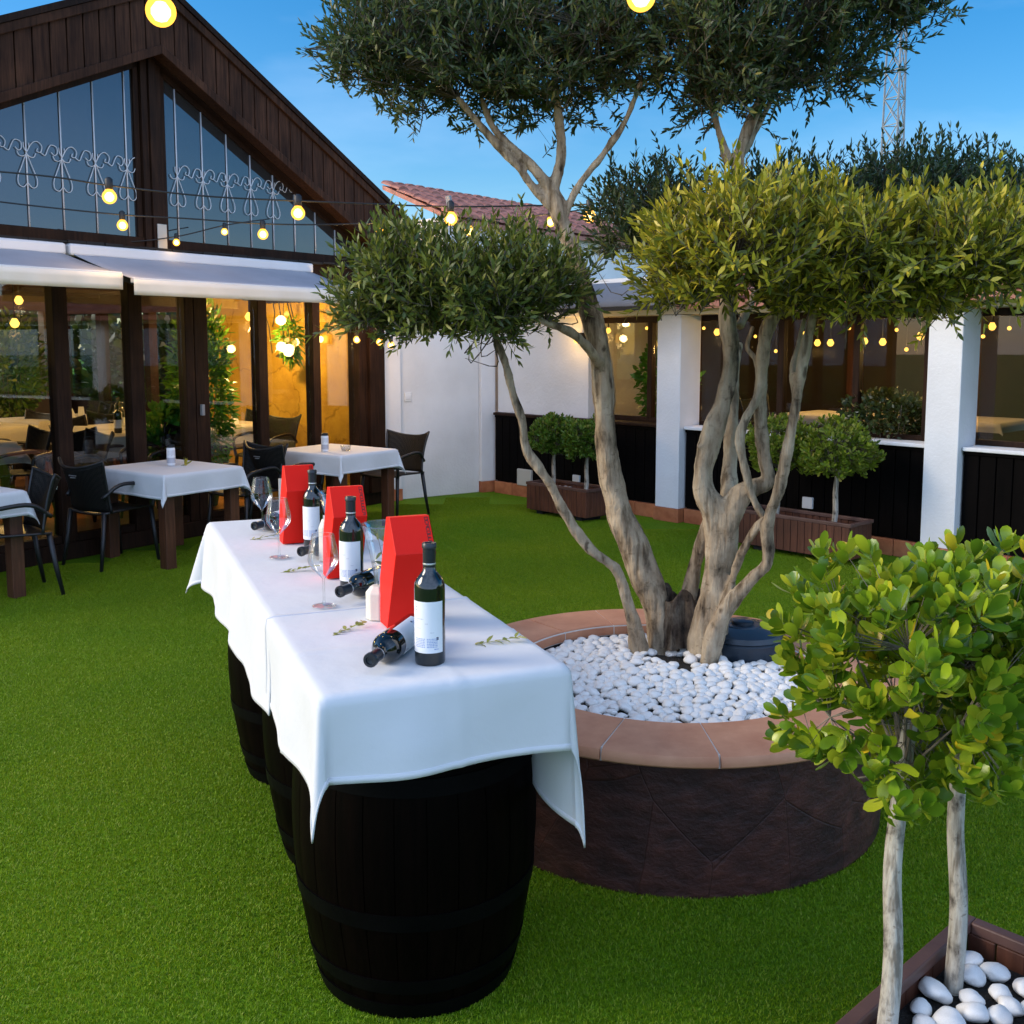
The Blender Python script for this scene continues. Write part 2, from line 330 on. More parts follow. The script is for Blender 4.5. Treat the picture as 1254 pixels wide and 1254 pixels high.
def weave():
    n = NT('woven_plastic'); mp = n.coord((1,1,1)); c = n.n('ShaderNodeTexChecker'); c.inputs['Scale'].default_value = 75; n.l(mp, 'Vector', c, 'Vector')
    r = n.ramp(c, 'Fac', [(0, (.006,.006,.006)), (1, (.020,.018,.015))]); p = n.bsdf(Roughness=.6, Specular_IOR_Level=.15); n.l(r, 'Color', p, 'Base Color')
    b = n.bump(c, 'Fac', .8, .004); n.l(b, 'Normal', p, 'Normal'); return n.done(p)
M['weave'] = weave()
# ================================================================== SETTING
g = MB(); g.add([(-150,-60,0),(150,-60,0),(150,240,0),(-150,240,0)], [(0,1,2,3)])
lawn = g.build('lawn', M['turf']); tag(lawn, kind='structure')

PF = Vector((-3.63, 8.14, 0)); AF = math.atan2(.807, .59)
PR = Vector((-.41, 12.05, 0)); AR = math.atan2(-.733, .68)
def fac(s, y, z): return (PF.x + s*.59 - y*.807, PF.y + s*.807 + y*.59, z)
def gal(s, y, z): return (PR.x + s*.68 + y*.733, PR.y - s*.733 + y*.68, z)

# ------------------------------------------------------------------ glazed timber pavilion
pav = thing('timber_pavilion', 'dark timber pavilion with a glazed gable and a glass front', 'building', PF, AF)
SA, ZA, ST, SB = .93, 4.66, .55, .47           # apex, slopes
def ztop(s): return ZA - (ST*(s-SA) if s > SA else SB*(SA-s))
S0, S1 = -2.3, 3.95
# fascia boards
mb = MB(); w = .128
s = SA + .004
while s < S1-.02:
    e = min(s+w, S1); mb.prism([(s,ztop(s)-.46),(e,ztop(e)-.46),(e,ztop(e)-.05),(s,ztop(s)-.05)], -.215, -.18); s = e+.011
s = SA - .004
while s > S0+.02:
    e = max(s-w, S0); mb.prism([(e,ztop(e)-.46),(s,ztop(s)-.46),(s,ztop(s)-.05),(e,ztop(e)-.05)], -.215, -.18); s = e-.011
mb.build('fascia_cladding', M['fascia'], pav, bevel=.003, seg=1)
mb = MB()
mb.prism([(SA,ZA-.5),(S1,ztop(S1)-.5),(S1,ztop(S1)+.0),(SA,ZA),(S0,ztop(S0)),(S0,ztop(S0)-.5)], -.178, -.12)
mb.build('fascia_backing', M['dark'], pav)
def band(m, o0, o1, y0, y1, a=S0, b=S1):
    m.prism([(SA,ZA+o0),(b,ztop(b)+o0),(b,ztop(b)+o1),(SA,ZA+o1)], y0, y1); m.prism([(a,ztop(a)+o0),(SA-.002,ZA+o0),(SA-.002,ZA+o1),(a,ztop(a)+o1)], y0, y1)
mb = MB(); band(mb, -.53, -.455, -.235, -.10); band(mb, -.055, .02, -.245, -.10)
mb.build('fascia_trim', M['fascia'], pav, bevel=.004, seg=1)
mb = MB(); band(mb, -.535, -.50, -.098, .06); mb.build('soffit', M['post'], pav)
mb = MB(); band(mb, .022, .075, -.26, 7.0, S0-.15, S1+.12); mb.build('roof', M['post'], pav)
# gable windows
ZS = 2.64
def zw(s): return ztop(s)-.52
for nm, a, b in (('left', -1.9, .835), ('right', 1.035, 3.45)):
    fr = MB(); pn = MB(); gr = MB(); pl = MB()
    fr.box(a, b, -.03, .06, ZS-.09, ZS); 
    for e in (a, b-.05): fr.prism([(e,ZS),(e+.05,ZS),(e+.05,zw(e+.05)),(e,zw(e))], -.02, .05)
    fr.prism([(a,zw(a)-.06),(b,zw(b)-.06),(b,zw(b)),(a,zw(a))], -.02, .05)
    f = fr.build('gable_window', M['post'], pav, bevel=.004, seg=1)
    pn.prism([(a+.05,ZS+.001),(b-.05,ZS+.001),(b-.05,zw(b-.05)-.06),(a+.05,zw(a+.05)-.06)], .005, .015); pn.build('pane', M['gable'], f)
    # iron grille: upright bars with scrolls
    n = 9; p = .288
    xs = [(.79-.08) - i*p for i in range(7)] if nm == 'left' else [1.035+.165 + i*.268 for i in range(9)]
    zr = 3.20
    for i, x in enumerate(xs):
        if x < a+.06 or x > b-.06: continue
        zt = zw(x)-.06; gr = MB(); gr.box(x-.005, x+.005, -.006, .002, ZS, zt)
        if zt < zr+.12:
            gr.build('grille_bar', M['iron'], f, smooth=True); continue
        def scroll(pts, r=.0034):
            q = crom([(x+px_, -.008, zr+pz_) for px_, pz_ in pts], 5); gr.tube(q, r, 5)
        for sg in (-1, 1):
            scroll([(0,.0), (sg*.04,-.10), (sg*.075,-.19), (sg*.07,-.245), (sg*.035,-.26), (0,-.225)])
            scroll([(0,-.01), (sg*.03,-.03), (sg*.06,-.025), (sg*.075,.005)])
            scroll([(0,.0), (sg*.02,.04), (sg*.022,.075)])
        q = .268 if nm == 'right' else .288
        if x+q < b-.02 or nm == 'left':
            ring = lambda cx, cz, sg: [(cx+sg*.0,cz+.05),(cx+.045*sg,cz+.03),(cx+.05*sg,cz-.015),(cx+.015*sg,cz-.03),(cx-.008*sg,cz-.005)]
            scroll([(0,.0),(.045,.075),(.09,.095),(.125,.065),(.115,.02),(.085,.02),(.09,.045)])
            scroll([(.115,.015),(.15,.0),(.175,.05),(.20,.085),(.245,.075),(.25,.03),(.225,.01),(.20,.03)])
        gr.build('grille_bar', M['iron'], f, smooth=True)
mb = MB(); mb.box(.838, .90, -.05, .06, ZS-.09, zw(.9)); mb.box(.904, .975, -.07, .06, ZS-.09, zw(.95)+.02); mb.box(.979, 1.032, -.05, .06, ZS-.09, zw(1.03))
mb.build('gable_post', M['post'], pav, bevel=.004)
mb = MB(); mb.box(.93, 1.02, -.085, -.072, 2.50, 2.76); mb.build('post_plate', M['beige'], pav, bevel=.004)
mb = MB(); mb.box(S0, 3.72, -.02, .12, 2.30, 2.545); mb.build('lintel', M['post'], pav)
# strip of roof tiles above the awning
mb = MB(); s = S0
while s < 3.6:
    mb.box(s, s+.155, -.10+rnd.uniform(-.01,.01), .0, 2.535+rnd.uniform(-.008,.008), 2.548+rnd.uniform(0,.012)); s += .16
mb.build('ledge_tiles', M['dark'], pav)
# posts of the glazed front
def post(a, b, nm='post', y0=-.02, y1=.10, m='post'):
    MB().box(a, b, y0, y1, .14, 2.30).build(nm, M[m], pav, bevel=.006)
posts = [(-1.38,-1.27), (-.66,-.55), (-.01,.115), (.66,.79), (1.215,1.305), (2.035,2.145), (2.73,2.83)]
for a, b in posts: post(a, b)
post(1.312, 1.455, 'door_stile')
post(3.35, 3.47, 'post', -.05, .12); post(3.472, 3.70, 'post', -.09, .12)
edges = [(-2.2,-1.38), (-1.27,-.66), (-.55,-.01), (.115,.66), (.79,1.215), (1.455,2.035), (2.145,2.73), (2.83,3.35)]
for a, b in edges:
    MB().box(a, b, .034, .044, .20, 2.30).build('window_pane', M['window'], pav)
mb = MB(); mb.box(S0, 3.70, -.03, .12, .002, .14); 
for a, b in edges: mb.box(a, b, .0, .08, .14, .20)
mb.build('base_rail', M['post'], pav, bevel=.005)
mb = MB(); mb.box(1.345, 1.375, -.055, -.02, 1.10, 1.20); mb.build('door_handle', M['steel'], pav, bevel=.004)
# room behind the glass
MB().box(S0, 3.60, .121, 6.0, .002, .13).build('plank_floor', M['floor'], pav)
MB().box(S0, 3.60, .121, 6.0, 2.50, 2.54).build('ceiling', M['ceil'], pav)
MB().box(3.60, 3.72, .121, 2.9, .002, 3.2).build('side_wall', M['ochre'], pav)
mb = MB(); mb.box(3.60, 3.72, 2.905, 6.2, .002, .95); mb.box(3.60, 3.72, 2.905, 6.2, 2.15, 3.2)
for a, b in ((2.905,3.05), (4.0,4.12), (5.1,5.22), (6.05,6.2)): mb.box(3.60, 3.72, a, b, .95, 2.15)
mb.build('window_wall', M['post'], pav)
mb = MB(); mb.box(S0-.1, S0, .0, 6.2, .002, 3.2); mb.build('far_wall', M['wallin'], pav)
mb = MB(); mb.box(S0, 3.60, 6.0, 6.15, .002, 1.0); mb.box(S0, 3.60, 6.0, 6.15, 2.2, 2.54)
for a, b in ((-2.3,-1.9), (-.6,-.35), (.9,1.2), (2.3,2.5), (3.3,3.6)): mb.box(a, b, 6.0, 6.15, 1.0, 2.2)
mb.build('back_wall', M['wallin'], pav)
mb = MB()
for k in range(5): mb.box(S0, 3.6, .7+k*1.1, .82+k*1.1, 2.36, 2.5)
mb.build('ceiling_beam', M['post'], pav)

# ------------------------------------------------------------------ awnings
def awning(label, a, b, drop=.0):
    r = thing('awning', label, 'awning', PF, AF, 'fabric awnings along the glass front')
    D = .92; zw_, zf = 2.47, 2.262-drop
    n = 18; mb = MB(); vs = []; fs = []
    for i in range(n+1):
        s = a + (b-a)*i/n
        for j in range(7):
            t = j/6; y = -.06 - (D-.06)*t; z = zw_ + (zf-zw_)*t - .012*math.sin(math.pi*t)*(1+.5*math.sin(i*1.9))
            vs.append((s, y, z))
    for i in range(n):
        for j in range(6): fs.append((i*7+j, i*7+j+1, (i+1)*7+j+1, (i+1)*7+j))
    mb.add(vs, fs); o = mb.build('canopy', M['awning'], r, smooth=True); so = o.modifiers.new('S', 'SOLIDIFY'); so.thickness = .004
    mb = MB(); vs = []; fs = []
    for i in range(61):
        s = a + (b-a)*i/60; k = .006*math.sin(i*.55)+.004*math.sin(i*1.3)
        for j in range(4): vs.append((s, -D-.005+k*j/3, zf-.004-.115*j/3))
    for i in range(60):
        for j in range(3): fs.append((i*4+j, i*4+j+1, (i+1)*4+j+1, (i+1)*4+j))
    mb.add(vs, fs); o = mb.build('valance', M['valance'], r, smooth=True); so = o.modifiers.new('S', 'SOLIDIFY'); so.thickness = .004
    MB().bar((a, -D+.02, zf-.01), (b, -D+.02, zf-.01), .045, .04).build('front_bar', M['alu'], r, bevel=.006)
    MB().box(a-.03, b+.03, -.14, -.025, 2.435, 2.53).build('cassette', M['alu'], r, bevel=.02)
    mb = MB()
    for s in (a+.06, b-.06):
        mb.bar((s, -.10, 2.42), (s, -.5, 2.30), .035, .05); mb.bar((s, -.5, 2.30), (s, -D+.05, zf-.03), .03, .04)
    mb.build('folding_arm', M['dark'], r, bevel=.004)
    return r
awning('white awning nearest the left picture edge, ending at the dark gap', -2.2, .03)
awning('long white awning right of the dark gap, reaching the olive leaves', .12, 2.62, .035)

# ------------------------------------------------------------------ white wall with the light switch and the neighbouring house
WP = Vector((-1.30, 11.33, 0)); WA = math.atan2(.56, .83)
wl = thing('garden_wall', 'plain white rendered wall with a light switch beside the pavilion', 'wall', WP, WA)
MB().box(.05, 1.10, .0, .2, .0, 2.75).build('wall_panel', M['white'], wl, bevel=.006)
MB().box(-.26, .046, -.06, .2, .13, 2.75).build('pilaster', M['column'], wl, bevel=.006)
MB().box(1.104, 1.30, -.05, .2, .13, 2.75).build('pilaster', M['column'], wl, bevel=.006)
MB().box(-.27, .05, -.07, .2, .0, .128).build('brick_skirting', M['brickbase'], wl, bevel=.004)
MB().box(1.104, 1.31, -.06, .2, .0, .128).build('brick_skirting', M['brickbase'], wl, bevel=.004)
sw = MB().box(.115, .205, -.012, .0, 1.10, 1.20).build('light_switch', M['plate'], wl, bevel=.004)
MB().box(.128, .192, -.018, -.012, 1.125, 1.175).build('rocker', M['alu'], sw, bevel=.002)

HP = Vector((-1.62, 12.75, 0)); HA = math.atan2(.77, .64)
hs = thing('neighbour_house', 'white house with a weathered pink tiled roof behind the wall', 'house', HP, HA)
MB().box(1.20, 6.4, 0, 4, 0, 3.40).build('wall', M['white'], hs)
def tile_roof(mb, a, b, y0, z0, y1, z1, pitch=.21, row=.30):
    """rows of curved tiles from the eave (y0,z0) up to the ridge (y1,z1)"""
    L = math.hypot(y1-y0, z1-z0); ny = int(L/row)+1; nx = int((b-a)/pitch)
    for j in range(ny):
        for i in range(nx):
            s = a + i*pitch; t0 = j*row/L; t1 = min(1.03, ((j+1)*row+.05)/L); vs = []
            jt = rnd.uniform(-.012,.012); lift = rnd.uniform(0,.012)
            for t, e in ((t0, .055), (t1, .02)):
                for k in range(7):
                    ph = math.pi*k/6; x = s + pitch*.5 - math.cos(ph)*pitch*.47 + jt
                    vs.append((x, y0+(y1-y0)*t, z0+(z1-z0)*t + math.sin(ph)*.055 + e*.6 + lift))
            n0 = len(vs)
            fs = [(k, k+1, 8+k, 7+k) for k in range(6)] + [(6,5,4,3,2,1,0)]
            mb.add(vs, fs)
    mb.add([(a,y0,z0),(b,y0,z0),(b,y1,z1),(a,y1,z1),(a,y0,z0-.06),(b,y0,z0-.06),(b,y1,z1-.06),(a,y1,z1-.06)], [(0,1,2,3),(7,6,5,4),(0,4,5,1),(1,5,6,2),(2,6,7,3),(3,7,4,0)])
mb = MB(); tile_roof(mb, 1.27, 6.4, -.14, 3.36, 1.3, 3.94); mb.build('roof', M['rooftile'], hs, smooth=False)
mb = MB(); mb.bar((1.20,-.10,3.30),(1.16,-.06,3.66), .07, .04); mb.build('verge_flashing', M['steel'], hs)

# ------------------------------------------------------------------ gallery wing on the right
ga = thing('gallery_wing', 'low white wing with black board parapet, windows and square columns', 'building', PR, AR)
bays = [(.22, 2.70), (3.0, 5.42), (5.70, 8.2)]
cols = [(2.70, 2.985), (5.42, 5.69), (8.2, 8.48)]
for a, b in cols:
    MB().box(a, b, .0, .32, .135, 2.02).build('column', M['column'], ga, bevel=.006)
    MB().box(a-.012, b+.012, -.012, .32, .0, .133).build('brick_skirting', M['brickbase'], ga, bevel=.004)
for k, (a, b) in enumerate(bays):
    mb = MB(); s = a+.004
    while s < b-.01:
        e = min(s+.118, b-.004); mb.box(s, e, .085, .12, .15, .885); s = e+.008
    mb.box(a, b, .075, .12, .885, .912)
    mb.build('board_cladding', M['blackboard'], ga, bevel=.003, seg=1)
    MB().box(a, b, .122, .30, .0, .90).build('parapet', M['dark'], ga)
    mb = MB(); s = a+.014
    while s < b-.02:
        e = min(s+.30, b-.014); mb.box(s, e, .06, .118, .0, .135); s = e+.008
    mb.build('brick_skirting', M['brickbase'], ga, bevel=.004)
    MB().box(a+.002, b-.002, .05, .38, .915, .945).build('sill', M['column'] if k else M['post'], ga, bevel=.006)
    a2 = 1.68 if k == 0 else a
    f = MB(); f.box(a2, b, .30, .36, .946, .99); f.box(a2, b, .30, .36, 1.96, 2.02)
    muls = {0: (2.36,), 1: (3.9, 4.65, 5.28), 2: (6.35, 7.1)}[k]
    for m_ in muls: f.box(m_-.03, m_+.03, .295, .365, .99, 1.96)
    fo = f.build('window', M['post'], ga, bevel=.004)
    ed = [a2] + [x for m_ in muls for x in (m_-.03, m_+.03)] + [b]
    for x0, x1 in zip(ed[::2], ed[1::2]): MB().box(x0, x1, .326, .334, .99, 1.96).build('pane', M['winblue'], fo)
MB().box(.22, 1.66, .13, .36, .946, 2.3).build('white_panel', M['white'], ga, bevel=.004)
mb = MB(); mb.box(.1, 9.0, .02, .34, 2.025, 2.12); mb.build('lintel', M['wax'], ga, bevel=.006)
mb = MB(); tile_roof(mb, 3.05, 9.0, -.16, 2.13, 3.4, 3.05); mb.build('roof', M['rooftile'], ga)
MB().box(.1, 3.05, .0, 3.4, 2.13, 2.16).build('flat_roof', M['alu'], ga)
MB().box(.1, 9, .38, 3.6, .0, .08).build('room_floor', M['floor'], ga)
MB().box(.1, 9, 3.4, 3.55, .08, 2.12).build('back_wall', M['wallgal'], ga)
MB().box(.1, 9, .38, 3.4, 2.10, 2.124).build('ceiling', M['wallgal'], ga)
MB().box(.0, .1, .1, 3.55, .0, 2.12).build('end_wall', M['white'], ga)
mb = MB()
for x in (2.9, 4.1, 5.0, 6.2, 7.4): mb.box(x, x+.16, 3.30, 3.395, .08, 2.1)
mb.build('inner_post', M['plank'], ga)
v = MB().box(.63, .86, .05, .085, .13, .32).build('vent_cover', M['beige'], ga, bevel=.006)
for s_, z_ in ((1.55, .28), (4.36, .35)): MB().box(s_-.05, s_+.05, .06, .085, z_-.05, z_+.05).build('socket_plate', M['plate'], ga, bevel=.004)
r = thing('awning', 'dark grey curved awning above the windows of the white wing', 'awning', PR, AR)
mb = MB(); vs = []; fs = []
for i in range(21):
    for j in range(7):
        t = j/6; vs.append((1.45+1.62*i/20, -.0-.45*math.sin(t*1.2), 2.36 - .26*(t**1.6)))
for i in range(20):
    for j in range(6): fs.append((i*7+j, i*7+j+1, (i+1)*7+j+1, (i+1)*7+j))
mb.add(vs, fs); o = mb.build('canopy', M['greyawning'], r, smooth=True); so = o.modifiers.new('S', 'SOLIDIFY'); so.thickness = .006
MB().box(1.45, 3.07, -.43, -.40, 2.06, 2.095).build('front_bar', M['dark'], r)
MB().box(1.45, 3.07, -.0, .03, 2.13, 2.40).build('mounting_board', M['white'], r)

# lattice mast far behind
mx_ = at(1094, 200, 40); mast = thing('lattice_mast', 'tall slender steel lattice mast rising behind the olive crown', 'mast', (mx_[0], mx_[1], 0))
mb = MB(); hm = 15.2
def mp_(k, z):
    w_ = .62 - .017*z; return (w_*math.cos(k*2.094+.4), w_*math.sin(k*2.094+.4), z)
for k in range(3): mb.bar(mp_(k,0), mp_(k,hm), .06)
for j in range(15):
    z0, z1 = j*1.0, (j+1)*1.0
    for k in range(3): mb.bar(mp_(k,z0), mp_((k+1)%3,z1), .03); mb.bar(mp_((k+1)%3,z0), mp_(k,z1), .03); mb.bar(mp_(k,z1), mp_((k+1)%3,z1), .03)
mb.build('lattice', M['steel'], mast)
MB().bar((0.3,.2,15.0),(0.3,.2,19.2), .16).build('antenna_pole', M['steel'], mast)
# ================================================================== TURF BLADES (one stuff object, instanced patches)
def blade_patch(size, n):
    P = rng.uniform(-size/2, size/2, (n, 2)); hgt = rng.uniform(.006, .0115, n); ang = rng.uniform(0, 6.283, n); lean = rng.uniform(.002, .011, n); w = rng.uniform(.0008, .0014, n)
    V = np.zeros((n, 5, 3)); ca, sa = np.cos(ang), np.sin(ang); la = rng.uniform(0, 6.283, n)
    for k, (t, ww) in enumerate(((0, 1), (0, -1), (.55, .85), (.55, -.85), (1, 0))):
        V[:, k, 0] = P[:, 0] + ca*w*ww + np.cos(la)*lean*t*t; V[:, k, 1] = P[:, 1] + sa*w*ww + np.sin(la)*lean*t*t; V[:, k, 2] = hgt*t
    b = (np.arange(n)*5)[:, None]
    faces = np.concatenate([b + np.array([[0, 1, 3]]), b + np.array([[0, 3, 2]]), b + np.array([[2, 3, 4]])], 0)
    me = bpy.data.meshes.new('blade_patch'); set_tris(me, V.reshape(-1, 3), faces); me.materials.append(M['blade']); return me
def set_tris(me, V, F):
    F = np.asarray(F, dtype=np.int32); nf, k = F.shape
    me.vertices.add(len(V)); me.vertices.foreach_set('co', np.asarray(V, dtype=np.float32).ravel())
    me.loops.add(nf*k); me.loops.foreach_set('vertex_index', F.ravel()); me.polygons.add(nf)
    me.polygons.foreach_set('loop_start', np.arange(0, nf*k, k, dtype=np.int32))
    try: me.polygons.foreach_set('loop_total', np.full(nf, k, dtype=np.int32))
    except Exception: pass
    me.update(calc_edges=True)
patches = []
for nn in (13000, 13000):
    po = bpy.data.objects.new('blade_patch', blade_patch(.5, nn)); patches.append(po)
def in_front(p, P, d):      # signed distance of p in front (camera side) of a line
    n = np.array([-d[1], d[0]]); 
    if n @ (np.array([0., 0.]) - np.array(P)) < 0: n = -n
    return n @ (np.array(p) - np.array(P))
def grass(name, lo, hi, po):
    pts = []
    y = .25
    for iy in range(int((13-.5)/.5)):
        for ix in range(-14, 16):
            x = ix*.5; yy = .75 + iy*.5
            if not (lo <= yy < hi): continue
            if abs(x) > .60*yy + .9: continue
            if in_front((x, yy), (-3.63, 8.14), (.59, .807)) < .2: continue
            if in_front((x, yy), (-.41, 12.05), (.68, -.733)) < .25: continue
            if in_front((x, yy), (-1.30, 11.33), (.83, .56)) < .25: continue
            if math.hypot(x-.6, yy-3.86) < .42: continue
            pts.append((x, yy, .001))
    me = bpy.data.meshes.new(name); me.from_pydata(pts, [], []); me.materials.append(M['blade'])
    o = bpy.data.objects.new(name, me); col.objects.link(o); tag(o, 'short bright green turf blades covering the courtyard', 'grass', None, 'stuff')
    t = bpy.data.node_groups.new(name, 'GeometryNodeTree')
    t.interface.new_socket('Geometry', in_out='INPUT', socket_type='NodeSocketGeometry'); t.interface.new_socket('Geometry', in_out='OUTPUT', socket_type='NodeSocketGeometry')
    gi = t.nodes.new('NodeGroupInput'); go = t.nodes.new('NodeGroupOutput'); ip = t.nodes.new('GeometryNodeInstanceOnPoints'); oi = t.nodes.new('GeometryNodeObjectInfo')
    oi.inputs['Object'].default_value = po
    rv = t.nodes.new('FunctionNodeRandomValue'); rv.data_type = 'INT'; rv.inputs['Min'].default_value = 0; rv.inputs['Max'].default_value = 3
    mu = t.nodes.new('ShaderNodeMath'); mu.operation = 'MULTIPLY'; mu.inputs[1].default_value = math.pi/2; cb = t.nodes.new('ShaderNodeCombineXYZ')
    io = [s for s in rv.outputs if s.enabled][0]
    t.links.new(io, mu.inputs[0]); t.links.new(mu.outputs[0], cb.inputs['Z']); t.links.new(cb.outputs[0], ip.inputs['Rotation'])
    t.links.new(gi.outputs[0], ip.inputs['Points']); t.links.new(oi.outputs['Geometry'], ip.inputs['Instance']); t.links.new(ip.outputs[0], go.inputs[0])
    md = o.modifiers.new('Grass', 'NODES'); md.node_group = t; return o
grass('turf_grass', 0, 5.5, patches[0]); grass('turf_grass', 5.5, 14, patches[1])

# ================================================================== LEAVES (numpy)
def leaves(mb_arrays, P, D, N, L, W, prof, curl=.15, fold=.0, mi=0):
    """P base, D direction, N normal (n,3); L, W (n,); prof [(t, halfwidth)]; two halves if fold"""
    n = len(P); D = D/np.linalg.norm(D, axis=1, keepdims=True); S = np.cross(D, N); S /= np.linalg.norm(S, axis=1, keepdims=True)+1e-9; U = np.cross(S, D)
    k = len(prof); cols = 3 if fold else 2; V = np.zeros((n, k, cols, 3))
    for j, (t, w) in enumerate(prof):
        c = P + D*(L*t)[:, None] + U*(L*curl*(t - t*t*1.6))[:, None]
        if fold:
            V[:, j, 0] = c - S*(W*w)[:, None] + U*(W*w*fold)[:, None]; V[:, j, 1] = c; V[:, j, 2] = c + S*(W*w)[:, None] + U*(W*w*fold)[:, None]
        else: V[:, j, 0] = c - S*(W*w)[:, None]; V[:, j, 1] = c + S*(W*w)[:, None]
    q = []
    for j in range(k-1):
        for c in range(cols-1): q.append([j*cols+c, j*cols+c+1, (j+1)*cols+c+1, (j+1)*cols+c])
    F = (np.arange(n)*k*cols)[:, None, None] + np.array(q)[None]
    mb_arrays.append((V.reshape(-1, 3), F.reshape(-1, 4), mi))
def twigs(arr, A, B, r, mi=1):
    n = len(A); d = B-A; d = d/(np.linalg.norm(d, axis=1, keepdims=True)+1e-9); ref = np.tile([0.3, .2, 1.], (n, 1)); s = np.cross(d, ref); s /= np.linalg.norm(s, axis=1, keepdims=True)+1e-9; u = np.cross(s, d)
    V = np.zeros((n, 6, 3))
    for k in range(3):
        a = 2.094*k; o = s*math.cos(a) + u*math.sin(a); V[:, k] = A + o*r; V[:, 3+k] = B + o*r*.5
    F = (np.arange(n)*6)[:, None, None] + np.array([[0,1,4,3],[1,2,5,4],[2,0,3,5]])[None]
    arr.append((V.reshape(-1, 3), F.reshape(-1, 4), mi))
def build_arrays(name, arr, mats, parent=None, smooth=True, loc=None):
    vs, fs, ms = [], [], []; o = 0
    for V, F, mi in arr: vs.append(V); fs.append(F+o); ms.append(np.full(len(F), mi, dtype=np.int32)); o += len(V)
    me = bpy.data.meshes.new(name); set_tris(me, np.concatenate(vs), np.concatenate(fs))
    for m in mats: me.materials.append(m)
    me.polygons.foreach_set('material_index', np.concatenate(ms)); me.polygons.foreach_set('use_smooth', np.ones(len(me.polygons), dtype=bool)); me.update()
    ob = bpy.data.objects.new(name, me); col.objects.link(ob)
    if parent is not None: ob.parent = parent
    if loc is not None: ob.location = loc
    return ob
def unit(v): return v/(np.linalg.norm(v, axis=-1, keepdims=True)+1e-9)
OLV = [(0, .12), (.3, .95), (.65, .85), (1, .06)]
def sprays(arr, starts, dirs, leaf=.062, n=8, length=(.12, .22), wid=.0062, up=.35):
    m = len(starts); ln = rng.uniform(*length, m); A = starts; dirs = unit(dirs)
    B = A + dirs*ln[:, None]; twigs(arr, A, B, .0022)
    Ps, Ds, Ns, Ls, Ws = [], [], [], [], []
    side = unit(np.cross(dirs, rng.normal(size=(m, 3)))); side2 = np.cross(dirs, side)
    for i in range(n):
        t = .12 + .88*i/(n-1)
        for sg in (1, -1):
            s = side if i % 2 else side2
            p = A + dirs*(ln*t)[:, None]
            d = dirs*(.55+.7*t) + s*sg*(1.0-.45*t) + rng.normal(size=(m, 3))*.22 + np.array([0, 0, up*.3])
            Ps.append(p); Ds.append(d); Ns.append(unit(dirs*.8 - s*sg*.3 + np.array([0, 0, .5]) + rng.normal(size=(m, 3))*.3))
            Ls.append(leaf*rng.uniform(.65, 1.15, m)*(1-.25*t)); Ws.append(wid*rng.uniform(.8, 1.2, m))
    leaves(arr, np.concatenate(Ps), np.concatenate(Ds), np.concatenate(Ns), np.concatenate(Ls), np.concatenate(Ws), OLV, .12)

